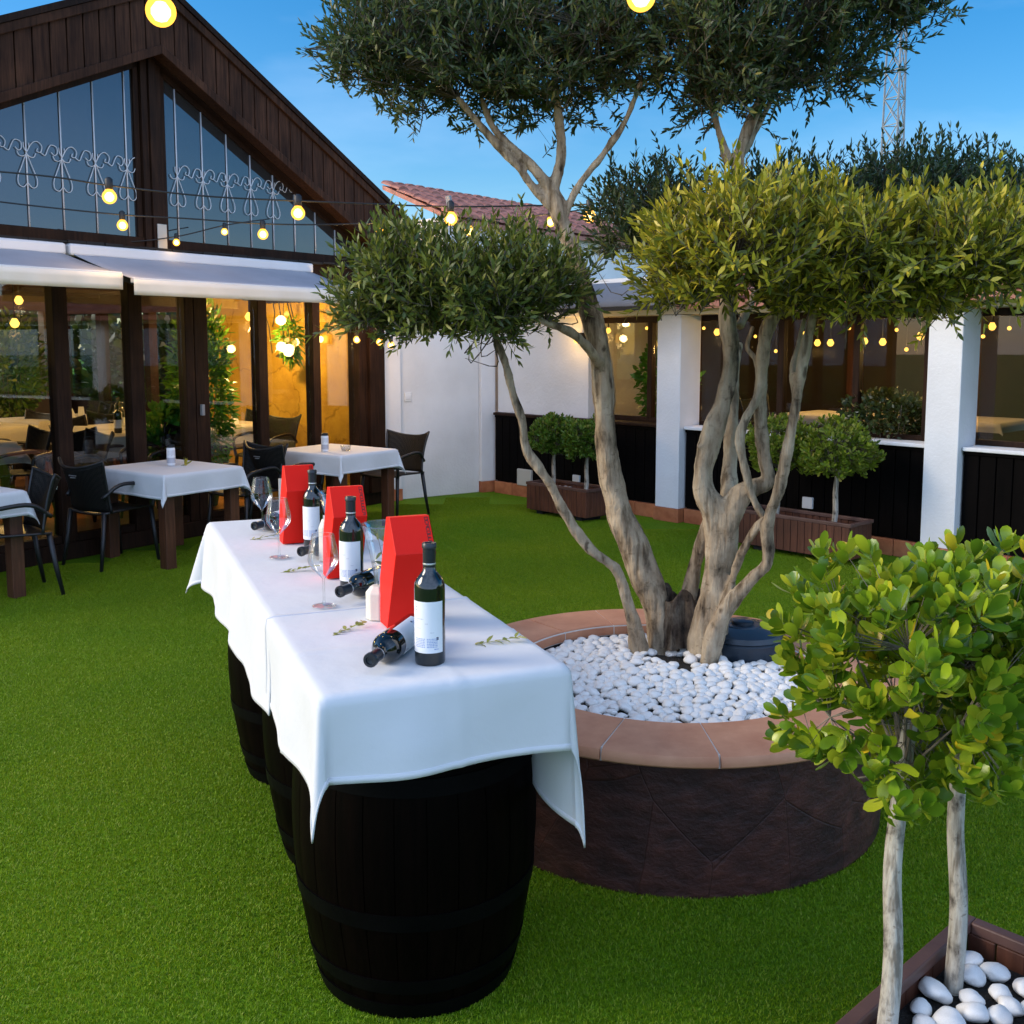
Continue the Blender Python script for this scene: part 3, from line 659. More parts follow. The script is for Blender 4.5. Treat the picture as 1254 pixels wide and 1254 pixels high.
# ================================================================== OLIVE TREE
def trunk_pts(l):            # [(u, v, widthpx, Y)] measured on the photograph -> centre points and radii
    P = [at(u, v, Y) for u, v, w, Y in l]; r = [w*.93*Y/FPX/2 for u, v, w, Y in l]; return P, r
PLC = np.array([.60, 3.86])
tree = thing('olive_tree', 'multi-stemmed old olive tree with five clipped leaf pads in the round planter', 'tree', (.72, 4.15, .44))
TL = np.array([.72, 4.15, .44])
stems = dict(
 a=[(818,800,50,4.20),(806,745,36,4.22),(787,699,40,4.24),(765,645,36,4.25),(748,585,31,4.25),(741,520,27,4.25),(738,455,28,4.25),(731,412,30,4.25),(722,375,28,4.26),(713,340,22,4.27),(704,312,22,4.28),(692,285,22,4.3),(682,255,24,4.3),(676,235,20,4.3)],
 b=[(681,255,17,4.3),(655,232,12,4.3),(636,207,11,4.3),(610,178,11,4.3),(585,150,9,4.3),(560,120,6,4.3)],
 c=[(677,236,16,4.3),(655,207,14,4.3),(632,185,12,4.32),(605,158,9,4.35),(590,120,6,4.4)],
 d=[(676,236,15,4.3),(688,190,13,4.32),(684,140,10,4.35),(680,90,7,4.4)],
 e=[(690,270,11,4.3),(706,232,9,4.28),(738,190,9,4.25),(765,150,9,4.22),(785,100,6,4.2)],
 f=[(738,452,14,4.24),(718,424,13,4.1),(697,406,11,4.0),(668,395,8,3.9),(630,375,6,3.85)],
 g=[(783,800,30,4.15),(776,760,19,4.13),(768,733,15,4.12),(755,698,14,4.1),(722,672,13,4.08),(695,634,14,4.06),(673,593,13,4.04),(658,570,15,4.03),(644,550,13,4.02),(638,512,12,4.0),(627,478,11,3.98),(619,445,10,3.96),(606,410,8,3.94),(590,370,6,3.9)],
 h=[(866,800,60,4.10),(872,750,48,4.10),(880,700,44,4.10),(884,660,43,4.10),(880,632,44,4.1),(864,606,33,4.1),(861,580,26,4.1),(866,552,28,4.1),(874,524,30,4.1),(885,497,26,4.1),(892,465,25,4.1),(895,430,24,4.1),(891,395,23,4.1),(892,350,22,4.12),(898,290,20,4.15),(903,230,18,4.2),(905,190,17,4.2)],
 i=[(884,640,26,4.14),(892,608,24,4.2),(893,575,19,4.25),(896,525,17,4.28),(899,470,14,4.3),(905,420,10,4.35)],
 j=[(886,645,34,4.08),(905,610,30,4.05),(922,597,24,4.02),(941,588,20,4.0),(936,560,18,4.0),(931,511,17,3.98),(933,454,18,3.95),(938,408,20,3.92),(950,385,14,3.9),(975,365,10,3.85)],
 k=[(938,638,10,3.98),(922,610,11,3.97),(911,570,11,3.96),(906,537,13,3.95),(914,512,11,3.94),(925,490,10,3.94),(932,460,10,3.95)],
 l=[(866,822,24,3.98),(872,790,25,3.98),(879,765,24,3.98),(896,738,21,3.97),(921,709,16,3.95),(938,692,15,3.93),(941,672,18,3.92),(940,652,15,3.92),(943,627,15,3.9),(954,599,15,3.88),(964,555,15,3.86),(972,511,15,3.84),(981,454,15,3.82),(990,415,14,3.8),(1000,370,11,3.75),(1020,330,8,3.7)],
 m=[(880,760,12,4.0),(893,722,11,4.02),(907,680,11,4.0),(925,648,11,3.96),(938,634,9,3.93)],
 n=[(842,752,26,4.2),(845,720,22,4.22),(856,680,19,4.2),(868,640,17,4.16),(878,610,12,4.14)],
 o=[(866,553,20,4.1),(857,543,12,4.08)],
 p=[(893,200,12,4.2),(878,154,9,4.2),(862,110,8,4.2),(845,80,6,4.2),(830,50,4,4.2)],
 q=[(904,195,15,4.2),(916,160,14,4.2),(930,125,13,4.2),(949,80,15,4.2),(972,35,14,4.2),(992,5,11,4.2),(1010,-50,7,4.2)],
 r=[(907,195,10,4.22),(928,155,9,4.25),(952,106,8,4.28),(985,60,7,4.3),(992,45,6,4.3)],
 s=[(932,470,9,3.96),(925,440,8,3.97),(915,425,6,3.98),(922,400,5,3.98)],
 t=[(974,500,9,3.83),(970,455,9,3.86),(978,420,8,3.9),(985,390,6,3.9)],
 u=[(905,400,12,4.12),(930,350,10,4.3),(960,300,8,4.5),(1000,260,6,4.7),(1050,235,4,4.8)],
)
mb = MB()
for k, l in stems.items():
    P, r = trunk_pts(l); P2 = crom([p - TL for p in P], 5); r2 = [float(x[0]) for x in crom([[q] for q in r], 5)]
    mb.tube([tuple(p) for p in P2], r2, 14, wob=.30)
tr_ = mb.build('trunk', M['bark'], tree, smooth=True)
rm = tr_.modifiers.new('Remesh', 'REMESH'); rm.mode = 'VOXEL'; rm.voxel_size = .0075; rm.use_smooth_shade = True
tx = bpy.data.textures.new('bark_lumps', 'CLOUDS'); tx.noise_scale = .09; tx.noise_depth = 4
dm = tr_.modifiers.new('Lumps', 'DISPLACE'); dm.texture = tx; dm.strength = .016; dm.mid_level = .5; dm.texture_coords = 'LOCAL'
# hollow old stump between the stems
mb = MB(); sp = at(835, 770, 4.2) - TL
vs = []; n = 26
for j, (z, rr) in enumerate(((-.06,.115),(.02,.10),(.08,.085),(.14,.080),(.165,.07),(.13,.045),(.05,.03))):
    for i in range(n):
        a = 6.283*i/n; q = rr*(1+.22*math.sin(5*a+j*.5)+.12*math.sin(9*a+1)); vs.append((sp[0]+q*math.cos(a), sp[1]+q*math.sin(a), sp[2]+z+(.03*math.sin(3*a) if j > 2 else 0)))
mb.add(vs, [(j*n+i, j*n+(i+1)%n, (j+1)*n+(i+1)%n, (j+1)*n+i) for j in range(6) for i in range(n)] + [tuple(range(6*n, 7*n))])
so = mb.build('stump', M['stumpbark'], tree, smooth=True); su = so.modifiers.new('S', 'SUBSURF'); su.levels = su.render_levels = 2
dm = so.modifiers.new('Lumps', 'DISPLACE'); dm.texture = tx; dm.strength = .03; dm.texture_coords = 'LOCAL'

def pad(name, blobs, feed, mat, nspray, seed, leaf=.048, wid=.0052, low=-.6):
    """blobs: [(u,v,Y, rx_px, rz_px, ry_m, weight)]"""
    global rng
    rng = np.random.default_rng(seed); arr = []
    wt = np.array([b[6] for b in blobs], float); wt /= wt.sum(); starts, dirs = [], []
    feedp_all = np.array([at(*q) - TL for q in feed])
    for b, w in zip(blobs, wt):
        c = at(b[0], b[1], b[2]) - TL; rad = np.array([b[3]*b[2]/FPX, b[5], b[4]*b[2]/FPX]); m = int(nspray*w)
        d = unit(rng.normal(size=(m*3, 3))); d = d[d[:, 2] > low][:m]; rr = rng.uniform(.25, 1.0, len(d))**.5*np.where(rng.random(len(d)) < .07, 1.14, 1.0)
        lump = np.array([1 + .42*noise.noise(Vector(x)*3.1 + Vector((seed, 0, 0))) for x in d])
        starts.append(c + d*rad*(rr*lump)[:, None]*.93); nd = unit(d/rad)
        dirs.append(nd*.65 + np.array([0, 0, .55]) + rng.normal(size=d.shape)*.38)
    S = np.concatenate(starts); Dr = np.concatenate(dirs); sprays(arr, S - unit(Dr)*.07, Dr, leaf, 8, (.08, .23), wid)
    # branchlets that carry the sprays
    mid = np.concatenate([np.tile(at(b[0], b[1]+b[4]*.15, b[2]) - TL, (max(9, int(34*w)), 1)) for b, w in zip(blobs, wt)]); mid = mid + rng.normal(size=mid.shape)*np.array([.08, .08, .05])
    for q in mid:
        feedp = feedp_all[np.linalg.norm((feedp_all - q)*np.array([1,.5,1]), axis=1).argmin()]
        e = q - feedp; c1 = feedp + e*.35 + rng.normal(size=3)*.04 + np.array([0, 0, .05]); c2 = feedp + e*.7 + rng.normal(size=3)*.06
        pth = np.array(crom([feedp, c1, c2, q], 3)); k = len(pth)
        for a_, b_, r_ in zip(pth[:-1], pth[1:], np.linspace(.006, .002, k-1)): twigs(arr, a_[None], b_[None] + (b_-a_)[None]*.05, r_)
    pick = rng.integers(0, len(mid), len(S)); dist = np.linalg.norm(S[:, None, :] - mid[None], axis=2); pick = dist.argmin(1)
    twigs(arr, mid[pick], S, .0015)
    return build_arrays(name, arr, [M[mat], M['olivetwig']], tree)
pad('crown', [(495,60,4.3,96,82,.40,1.0),(595,75,4.35,130,118,.5,1.6),(690,75,4.4,112,112,.5,1.4),(560,-40,4.5,150,80,.5,1.0),(446,72,4.3,48,40,.25,.3),(738,48,4.3,52,66,.4,.4)], [(610,178,4.3),(585,150,4.3),(560,120,4.3),(605,158,4.35),(590,120,4.4),(688,190,4.32),(684,140,4.35),(680,90,4.4),(738,190,4.25),(765,150,4.22),(785,100,4.2)], 'olivedark', 2050, 3)
pad('crown', [(866,55,4.2,92,92,.45,1.2),(960,20,4.2,120,110,.5,1.2),(1060,0,4.2,85,75,.4,.7),(900,-60,4.3,160,80,.5,1.0),(1010,90,4.25,70,45,.3,.3),(888,118,4.2,58,38,.3,.35),(1110,-5,4.2,42,50,.3,.25)], [(862,110,4.2),(845,80,4.2),(830,50,4.2),(930,125,4.2),(949,80,4.2),(972,35,4.2),(992,5,4.2),(1010,-50,4.2),(952,106,4.28),(985,60,4.3)], 'olivedark', 1750, 5)
pad('crown', [(565,356,3.85,108,56,.42,1.5),(488,345,3.85,60,46,.34,.6),(655,352,3.95,60,50,.36,.7),(560,392,3.9,108,38,.35,.7),(450,385,3.85,34,24,.22,.2)], [(697,406,4.0),(668,395,3.9),(630,375,3.85),(619,445,3.96),(606,410,3.94),(590,370,3.9)], 'olive', 1350, 7, .052, .0058)
pad('crown', [(905,312,3.55,112,80,.40,1.5),(1010,312,3.6,90,66,.42,.9),(1130,320,3.6,118,64,.42,1.3),(1215,312,3.6,60,66,.36,.5),(1060,360,3.65,130,42,.35,.8),(845,350,3.6,50,45,.28,.3)], [(938,408,3.92),(950,385,3.9),(975,365,3.85),(990,415,3.8),(1000,370,3.75),(1020,330,3.7),(892,350,4.12),(898,290,4.15),(985,390,3.9)], 'olivelight', 1750, 9, .056, .0062)
pad('crown', [(800,255,4.7,70,44,.4,.6),(960,245,4.8,90,36,.45,.7),(1110,242,4.8,88,52,.45,1.1),(1215,245,4.8,60,44,.4,.7),(1030,270,4.7,150,40,.4,.8),(770,295,4.6,42,40,.3,.3)], [(930,350,4.3),(960,300,4.5),(1000,260,4.7),(1050,235,4.8),(898,290,4.15)], 'olivedark', 1450, 13)

# ================================================================== ROUND PLANTER
PX, PY = .60, 3.86
pl = thing('round_planter', 'round tree planter clad in dark slate under a terracotta rim', 'planter', (PX, PY, 0))
MB().lathe([(.80,.0),(.805,.1),(.80,.45)], 128).build('slate_wall', M['slate'], pl, smooth=True)
MB().lathe([(.785,.30),(.785,.452),(.60,.452),(.60,.30)], 96).build('core', M['grout'], pl, smooth=True, angle=30)
MB().lathe([(.598,.28),(.598,.455)], 96).build('inner_lining', M['dark'], pl, smooth=True)
mb = MB(); nt = 15
for i in range(nt):
    a0 = 6.2832*(i+.35)/nt; a1 = a0 + 6.2832/nt - .0085; k = 9; pr = [(.594,.459),(.594,.492),(.603,.502),(.855,.503),(.872,.497),(.880,.482),(.878,.466),(.870,.459)]
    vs = [(r_*math.cos(a0+(a1-a0)*j/k), r_*math.sin(a0+(a1-a0)*j/k), z_) for j in range(k+1) for r_, z_ in pr]; q = len(pr)
    mb.add(vs, [(j*q+c, (j+1)*q+c, (j+1)*q+(c+1)%q, j*q+(c+1)%q) for j in range(k) for c in range(q)] + [tuple(range(q-1,-1,-1)), tuple(range(k*q, k*q+q))])
mb.build('rim', M['terracotta'], pl, smooth=True, angle=40)
MB().lathe([(.596,.456),(.596,.4985),(.862,.4995),(.866,.458)], 96).build('grout', M['grout'], pl, smooth=True, angle=40)
mb = MB(); vs = [(0,0,.475)]; 
for j in range(1, 9):
    for i in range(40):
        a = 6.283*i/40; r_ = .6*j/8; vs.append((r_*math.cos(a), r_*math.sin(a), .435 + .04*(1-j/8) + .012*noise.noise(Vector((r_*math.cos(a)*6, r_*math.sin(a)*6, 2)))))
fs = [(0, 1+i, 1+(i+1)%40) for i in range(40)] + [(1+j*40+i, 1+(j+1)*40+i, 1+(j+1)*40+(i+1)%40, 1+j*40+(i+1)%40) for j in range(7) for i in range(40)]
mb.add(vs, fs); mb.build('soil', M['soil'], pl, smooth=True)

def pebble_mesh(seed, sub=3):
    bm = bmesh.new(); bmesh.ops.create_icosphere(bm, subdivisions=sub, radius=1); o = Vector((seed*7.3, seed*3.1, 0))
    for v in bm.verts:
        d = v.co.normalized(); v.co = d*(1 + .26*noise.noise(d*1.1+o) + .07*noise.noise(d*2.6+o)); v.co.z *= .66; v.co.x *= 1.12
    for f in bm.faces: f.smooth = True
    me = bpy.data.meshes.new('pebble'); bm.to_mesh(me); bm.free(); me.materials.append(M['pebble']); return me
PM = [pebble_mesh(i) for i in range(14)]
bare = [(at(781,800,4.18)[:2], .075), (at(815,790,4.2)[:2], .07), (at(868,825,3.98)[:2], .055), (np.array([.625,4.04]), .10), (np.array([.69,3.89]), .065), (np.array([.66,3.97]), .075), (at(866,790,4.12)[:2], .08)]
pts = []; rr_ = random.Random(5); tries = 0
while tries < 20000:
    tries += 1; a = rr_.uniform(0, 6.283); q = .575*math.sqrt(rr_.random()); x, y = PX+q*math.cos(a), PY+q*math.sin(a)
    if any(math.hypot(x-c[0], y-c[1]) < s_*rr_.uniform(.8, 1.15) for c, s_ in bare): continue
    if math.hypot(x-.955, y-4.16) < .17: continue
    s_ = rr_.uniform(.016, .027)
    if all((x-p[0])**2+(y-p[1])**2 > ((s_+p[2])*.80)**2 for p in pts): pts.append((x, y, s_))
pts.sort(key=lambda p: p[1])
def soilz(x, y): return .435 + .04*(1-math.hypot(x-PX, y-PY)/.6)
stuffmb = MB()
def pebble_M(x, y, z, s_):
    return Matrix.Translation((x, y, z)) @ Matrix.Rotation(rr_.uniform(0, 6.283), 4, 'Z') @ Matrix.Rotation(rr_.uniform(-.45, .45), 4, 'X') @ Matrix.Scale(s_, 4)
for i, (x, y, s_) in enumerate(pts):
    z = soilz(x, y) + s_*.42 + rr_.uniform(0, .012)
    if i < 300:
        o = bpy.data.objects.new('white_pebble', PM[i % 14]); col.objects.link(o); o.matrix_world = pebble_M(x, y, z, s_)
        tag(o, 'smooth white pebble in the round olive planter', 'pebble', 'white pebbles round the olive tree')
    else:
        Mx = pebble_M(x, y, z, s_); me = PM[i % 14]; stuffmb.add([Mx @ v.co for v in me.vertices], [tuple(p.vertices) for p in me.polygons])
low = pebble_mesh(99, 2)
for i in range(420):
    a = rr_.uniform(0, 6.283); q = .58*math.sqrt(rr_.random()); x, y = PX+q*math.cos(a), PY+q*math.sin(a)
    if any(math.hypot(x-c[0], y-c[1]) < s_*1.15 for c, s_ in bare): continue
    s_ = rr_.uniform(.015, .024); Mx = pebble_M(x, y, soilz(x, y)+.004, s_); stuffmb.add([Mx @ v.co for v in low.vertices], [tuple(p.vertices) for p in low.polygons])
o = stuffmb.build('white_gravel', M['pebble'], smooth=True); tag(o, 'smaller white pebbles filling in between the large ones in the olive planter', 'gravel', None, 'stuff')
# parasol base standing in the planter
pb = thing('parasol_base', 'round dark blue plastic parasol base resting in the olive planter', 'parasol base', (.965, 4.17, .452))
MB().lathe([(.0,.0),(.165,.0),(.172,.012),(.172,.075),(.166,.082),(.174,.088),(.168,.108),(.13,.122),(.085,.130),(.083,.126),(.079,.126),(.076,.131),(.045,.134)], 64, cap1=True).build('shell', M['plasticblue'], pb, smooth=True, angle=40)
MB().lathe([(.046,.132),(.046,.146),(.040,.150)], 32, cap1=True).build('cap', M['plasticblue'], pb, smooth=True, angle=40)
# ================================================================== BARREL TABLE
TX = Vector((-.145, 2.296, 0)); TA = math.atan2(.378, .926)        # local x across, y away along the table
TH = .970
def tab(x, y, z=TH): return (TX.x + x*.926 - y*.378, TX.y + x*.378 + y*.926, z)
def barrel_proto(loc, label):
    b = thing('wine_barrel', label, 'barrel', loc, 0.3, 'barrels carrying the long table')
    pr = [(.268 + .072*math.sin(math.pi*(z/.95))**.85, z) for z in [i*.95/28 for i in range(29)]]
    mb = MB(); n = 26; sub = 4
    for k in range(n):                                  # staves, slightly crowned
        a0 = 6.2832*k/n + .004; a1 = 6.2832*(k+1)/n - .004; vs = []
        for r_, z in pr:
            for j in range(sub+1):
                a = a0+(a1-a0)*j/sub; q = r_ - (.0010 if j in (0, sub) else 0); vs.append((q*math.cos(a), q*math.sin(a), z))
        w_ = sub+1; mb.add(vs, [(i*w_+j, i*w_+j+1, (i+1)*w_+j+1, (i+1)*w_+j) for i in range(28) for j in range(sub)])
    mb.lathe([(r_-.006, z) for r_, z in pr], 52); mb.lathe([(.0,.02),(.255,.02)], 32); mb.lathe([(.262,.925),(.0,.925)], 32)
    mb.build('staves', M['barrel'], b, smooth=True, angle=30)
    for z0, z1 in ((.004,.05),(.085,.125),(.275,.32),(.63,.675),(.825,.865),(.90,.946)):
        f = lambda z: .268 + .072*math.sin(math.pi*(z/.95))**.85
        MB().lathe([(f(z0)-.002,z0),(f(z0)+.0035,z0),(f(z1)+.0035,z1),(f(z1)-.002,z1)], 64).build('hoop', M['hoop'], b, smooth=True, angle=40)
    return b
b0 = barrel_proto(tab(.055, .47, 0), 'nearest wine barrel under the front end of the long clothed table')
mb = MB(); mb.lathe([(.0,.0),(.012,.0),(.012,.004),(.0,.004)], 4, M=Matrix.Translation((.10,-.318,.80)) @ Matrix.Rotation(R(90),4,'X')); mb.build('rivet_plate', M['silver'], b0).rotation_euler.z = -.3
dup(b0, 'middle wine barrel half hidden behind the front one under the table', tab(.085, 1.20, 0), 1.1)
dup(b0, 'third wine barrel under the far tablecloth of the long table', tab(.06, 1.95, 0), 2.0)
bd = thing('board_tabletop', 'wooden board tabletop hidden under the two white tablecloths', 'tabletop', tab(0,0,0), TA)
for k in range(3): MB().box(-.292+k*.196, -.292+k*.196+.19, .01, 2.39, .951, TH-.008).build('plank', M['plank'], bd)

def smoothstep(t): t = max(0, min(1, t)); return t*t*(3-2*t)
def drape(x0, x1, y0, y1, bx0, bx1, by0, by1, top, seed, flare=.16, wav=.018, du=.016, cflare=.42, lift=None, off=0, crease=None):
    """a sheet x0..x1, y0..y1 lying on the board bx0..bx1, by0..by1 at height top; hems hang, corners fall in a fold"""
    nx = int((x1-x0)/du); ny = int((y1-y0)/du); vs = []; r0 = .008
    def N(a, b): return noise.noise(Vector((a, b, seed)))
    for j in range(ny+1):
        v = y0 + (y1-y0)*j/ny
        for i in range(nx+1):
            u = x0 + (x1-x0)*i/nx
            cx_ = min(max(u, bx0), bx1); cy_ = min(max(v, by0), by1); ax, ay = u-cx_, v-cy_; a = math.hypot(ax, ay)
            if a < 1e-6: vs.append((u, v, top + .0014*N(u*5, v*5) + (.0025*(math.exp(-((u-crease[0])/.008)**2) + math.exp(-((v-crease[1])/.008)**2)) if crease else 0))); continue
            if ax and ay:
                ph = math.atan2(abs(ay), abs(ax)); k = flare*.7 + cflare*math.sin(2*ph)**1.3
                dx, dy = math.copysign(math.cos(ph), ax), math.copysign(math.sin(ph), ay); sft = .0
            else:
                k = flare*.7; dx, dy = (math.copysign(1, ax) if ax else 0), (math.copysign(1, ay) if ay else 0); sft = 1
            al = (cy_ if ax else cx_); wv = wav*(math.sin(al*13+seed)*.6 + .9*N(al*5, seed*3.3))*smoothstep(a/.2)
            k = min(.85, k); out = r0*(1-math.exp(-a/r0)) + k*max(0, a-r0) + (wv if sft else wv*.3)
            dn = max(0, a - r0*.6)*math.sqrt(1-k*k) + r0*.4*(1-math.exp(-a/r0))
            out += off
            if crease and a > r0: out += .003*math.exp(-(((u if ay and not ax else v)-crease[0 if ay and not ax else 1])/.007)**2)
            vs.append((cx_+dx*out, cy_+dy*out, top - dn))
    fs = [(j*(nx+1)+i, j*(nx+1)+i+1, (j+1)*(nx+1)+i+1, (j+1)*(nx+1)+i) for j in range(ny) for i in range(nx)]
    return vs, fs
def put_cloth(name, label, loc, rot, args, mat='cloth', group=None, cat='tablecloth', **kw):
    vs, fs = drape(*args, **kw); o = MB().add(vs, fs).build(name, M[mat], None, smooth=True, loc=loc, rotz=rot)
    so = o.modifiers.new('S', 'SOLIDIFY'); so.thickness = .0016; so.offset = 1
    du_ = kw.get('du', .016); nx = int((args[1]-args[0])/du_); ny = int((args[3]-args[2])/du_); hf = [f for q, f in enumerate(fs) if q % nx < 1 or q % nx >= nx-1 or q//nx < 1 or q//nx >= ny-1]
    idx = sorted({i for f in hf for i in f}); mp = {i: k for k, i in enumerate(idx)}
    h_ = MB().add([vs[i] for i in idx], [tuple(mp[i] for i in f) for f in hf]).build('hem', M[mat], o, smooth=True); s2 = h_.modifiers.new('S', 'SOLIDIFY'); s2.thickness = .0052; s2.offset = .35
    return tag(o, label, cat, group)
HW = .297
put_cloth('tablecloth', 'white tablecloth on the far part of the long barrel table', tab(0,0,0), TA, (-HW-.27, HW+.25, .66, 2.62, -HW, HW, -.2, 2.40, TH, 9.1), flare=.10, cflare=.28)
put_cloth('tablecloth', 'white tablecloth over the front end of the long barrel table, its pointed corners hanging low', tab(0,0,0), TA, (-HW-.25, HW+.42, -.205, .72, -HW, HW, 0, 2.5, TH+.003, 9.1), flare=.06, cflare=.05, off=.004, crease=(.02,.33))

# ------------------------------------------------------------------ things on the long table
BPROF = [(.0,.004),(.030,.002),(.0355,.0),(.0375,.006),(.0375,.185),(.0365,.197),(.032,.208),(.024,.218),(.0165,.228),(.0148,.24),(.0146,.283),(.0165,.284),(.0165,.292),(.0150,.294)]
def bottle(label, loc, rotz, group, lie=None):
    b = thing('wine_bottle', label, 'bottle', loc, rotz, group)
    MB().lathe(BPROF, 40, cap1=False).build('glass_body', M['bottle'], b, smooth=True, angle=50)
    cp = MB().lathe([(.0152,.236),(.0154,.243),(.0156,.282),(.0175,.2835),(.0175,.2935),(.0160,.2955),(.0105,.2955),(.0098,.290),(.0,.288)], 32).build('capsule', M['capsule'], b, smooth=True, angle=40)
    MB().lathe([(.01565,.243),(.01580,.2435),(.0158,.2465),(.01565,.247)], 32).build('capsule_band', M['silver'], cp, smooth=True)
    lb = MB().lathe([(.0379,.032),(.03795,.033),(.03795,.157),(.0379,.158)], 30, a0=-1.15, a1=1.15).build('label', M['paper'], b, smooth=True, angle=40)
    mb = MB()
    def line(a0, a1, z, h, mi): mb.lathe([(.0381, z), (.0381, z+h)], 6, mi=mi, a0=a0, a1=a1)
    # faint text lines, a small crest and the blue block of small print
    rt = random.Random(3)
    for z in (.142,.136): line(-.85, -.70, z, .003, 0)
    line(-.86, -.78, .128, .0035, 0)
    def words(a0, a1, z, h, mi):
        a = a0
        while a < a1: e = min(a + rt.uniform(.05,.14), a1); line(a, e, z, h, mi); a = e + .03
    words(-.85, -.2, .115, .0016, 0); words(-.85, -.6, .110, .0016, 0); words(-.1, .1, .104, .0014, 0); words(-.75, -.42, .092, .0016, 0); words(.25, .5, .082, .0014, 0)
    for z in (.066,.062,.058,.054,.050,.046): words(-.85, -.1, z, .0022, 1); words(.02, .72, z, .0022, 1)
    line(.64, .80, .064, .007, 2); words(.5, .8, .040, .003, 1)
    mb.build('label_print', [M['inkpale'], M['inkblue'], M['ink']], lb, smooth=True)
    if lie is not None:
        ax = Vector(lie).normalized(); b.rotation_mode = 'QUATERNION'; q = ax.to_track_quat('Z', 'Y'); b.rotation_quaternion = q @ Matrix.Rotation(rotz, 3, 'Z').to_quaternion()
    return b
ST = TH + .006
ux, uy = (.926, .378), (-.378, .926)
bottle('upright wine bottle at the front of the table before the nearest red box', (-.200, 2.425, ST), R(-98), 'upright wine bottles')
bottle('upright wine bottle before the middle red box', (-.507, 3.17, ST), R(-100), 'upright wine bottles')
bottle('upright wine bottle before the farthest red box', (-.760, 3.85, ST), R(-104), 'upright wine bottles')
def lying(label, mouth, ang, spin):
    d = Vector((math.cos(ang), math.sin(ang), 0)); base = Vector((mouth[0], mouth[1], ST+.0375)) + d*.296
    tilt = -d; b = bottle(label, base, spin, 'wine bottles lying on the table', lie=tuple(tilt)); return b
lying('wine bottle lying neck first at the foot of the nearest red box', (-.332, 2.315), R(75), R(20))
lying('lying wine bottle beside the middle red box with its label turned to the sky', (-.515, 2.975), R(63), R(0))
lying('lying wine bottle at the foot of the farthest red box behind a wine glass', (-.752, 3.565), R(62), R(30))
lying('wine bottle lying behind the two far wine glasses', (-1.045, 4.075), R(66), R(60))

def glyphs(mb, o, ex, ey, nrm, n, h, w, gap):
    """a row of small block letters running along ey, letter height along ex"""
    F_ = {0:'LTBR',1:'LTM',2:'LRM',3:'LTRM',4:'LBT',5:'LBR',6:'LTMB'}
    for k in range(n):
        p = o + ey*(k*(w+gap)); t = .18*w
        for s in F_[(k*3+k*k) % 7]:
            a, b_ = {'L': (p, p+ex*h), 'R': (p+ey*w, p+ey*w+ex*h), 'T': (p+ex*h, p+ex*h+ey*w), 'B': (p, p+ey*w), 'M': (p+ex*h*.5, p+ex*h*.5+ey*w)}[s]
            mb.bar(a + nrm*.0004, b_ + nrm*.0004, t, .0006, up=tuple(nrm))
def red_box(label, x, y, dx=0):
    b = thing('gift_box', label, 'gift box', tab(x, y, ST), TA, 'red wine gift boxes on the long table')
    w = .112
    # side outline in (forward d, height z); forward is -y locally
    pf = [(0,0),(.072,0),(.128,.213),(.052,.302),(.020,.300),(-.022,.12)]
    vs = []
    for xx in (0, w): vs += [(xx + .05*(z), -d, z) for d, z in pf]
    n = len(pf)
    MB().add(vs, [tuple((i, (i+1)%n, (i+1)%n+n, i+n)) for i in range(n)] + [tuple(range(n-1,-1,-1))]).build('body', M['red'], b, bevel=.0012, seg=1)
    sh = Vector((.0012, 0, 0)); MB().add([Vector(v)+sh for v in vs[n:]] + [Vector(v)+sh*.0+Vector((.0003,0,0)) for v in vs[n:]], [tuple(range(n))]).build('side_panel', M['redblack'], b)
    p0 = Vector(vs[n+3]); p1 = Vector(vs[n+2]); ey = (p1-p0).normalized(); exx = Vector((-1,0,0)); nr = ey.cross(Vector((1,0,0))).normalized()
    if nr.z < 0: nr = -nr
    mb = MB(); glyphs(mb, p0 + exx*.014 + ey*.006, -exx, ey, nr, 10, .009, .0085, .0025); mb.build('lettering', M['redblack'], b)
    return b
red_box('nearest red gift box with black lettering behind the front wine bottle', -.022, .535)
red_box('middle red gift box with black lettering between the other two', -.048, 1.18)
red_box('farthest red gift box with black lettering at the far table end', -.085, 1.83)

GPROF = [(.0,.0),(.034,.001),(.036,.0025),(.030,.0045),(.006,.008),(.0036,.02),(.0034,.075),(.0042,.083),(.010,.090),(.030,.110),(.043,.128),(.0455,.140),(.043,.165),(.036,.200),(.0325,.215)]
def wine_glass(label, loc):
    b = thing('wine_glass', label, 'wine glass', loc, 0, 'wine glasses on the long table')
    MB().lathe(GPROF[:5], 40).build('foot', M['glass'], b, smooth=True)
    MB().lathe(GPROF[4:8], 24).build('stem', M['glass'], b, smooth=True)
    bowl = [(r_, z) for r_, z in GPROF[7:]]; mb = MB(); mb.lathe(bowl, 48); mb.lathe([(.0326,.2148),(.0321,.2162),(.0312,.2148)], 48)
    mb.build('bowl', M['glass'], b, smooth=True); return b
wine_glass('empty wine glass in front of the lying bottles, nearest of the three', (-.556, 2.955, ST))
wine_glass('empty wine glass standing just left of the farthest red box', (-.845, 3.645, ST))
wine_glass('empty wine glass at the far table edge seen against the black chair', (-1.045, 4.215, ST))
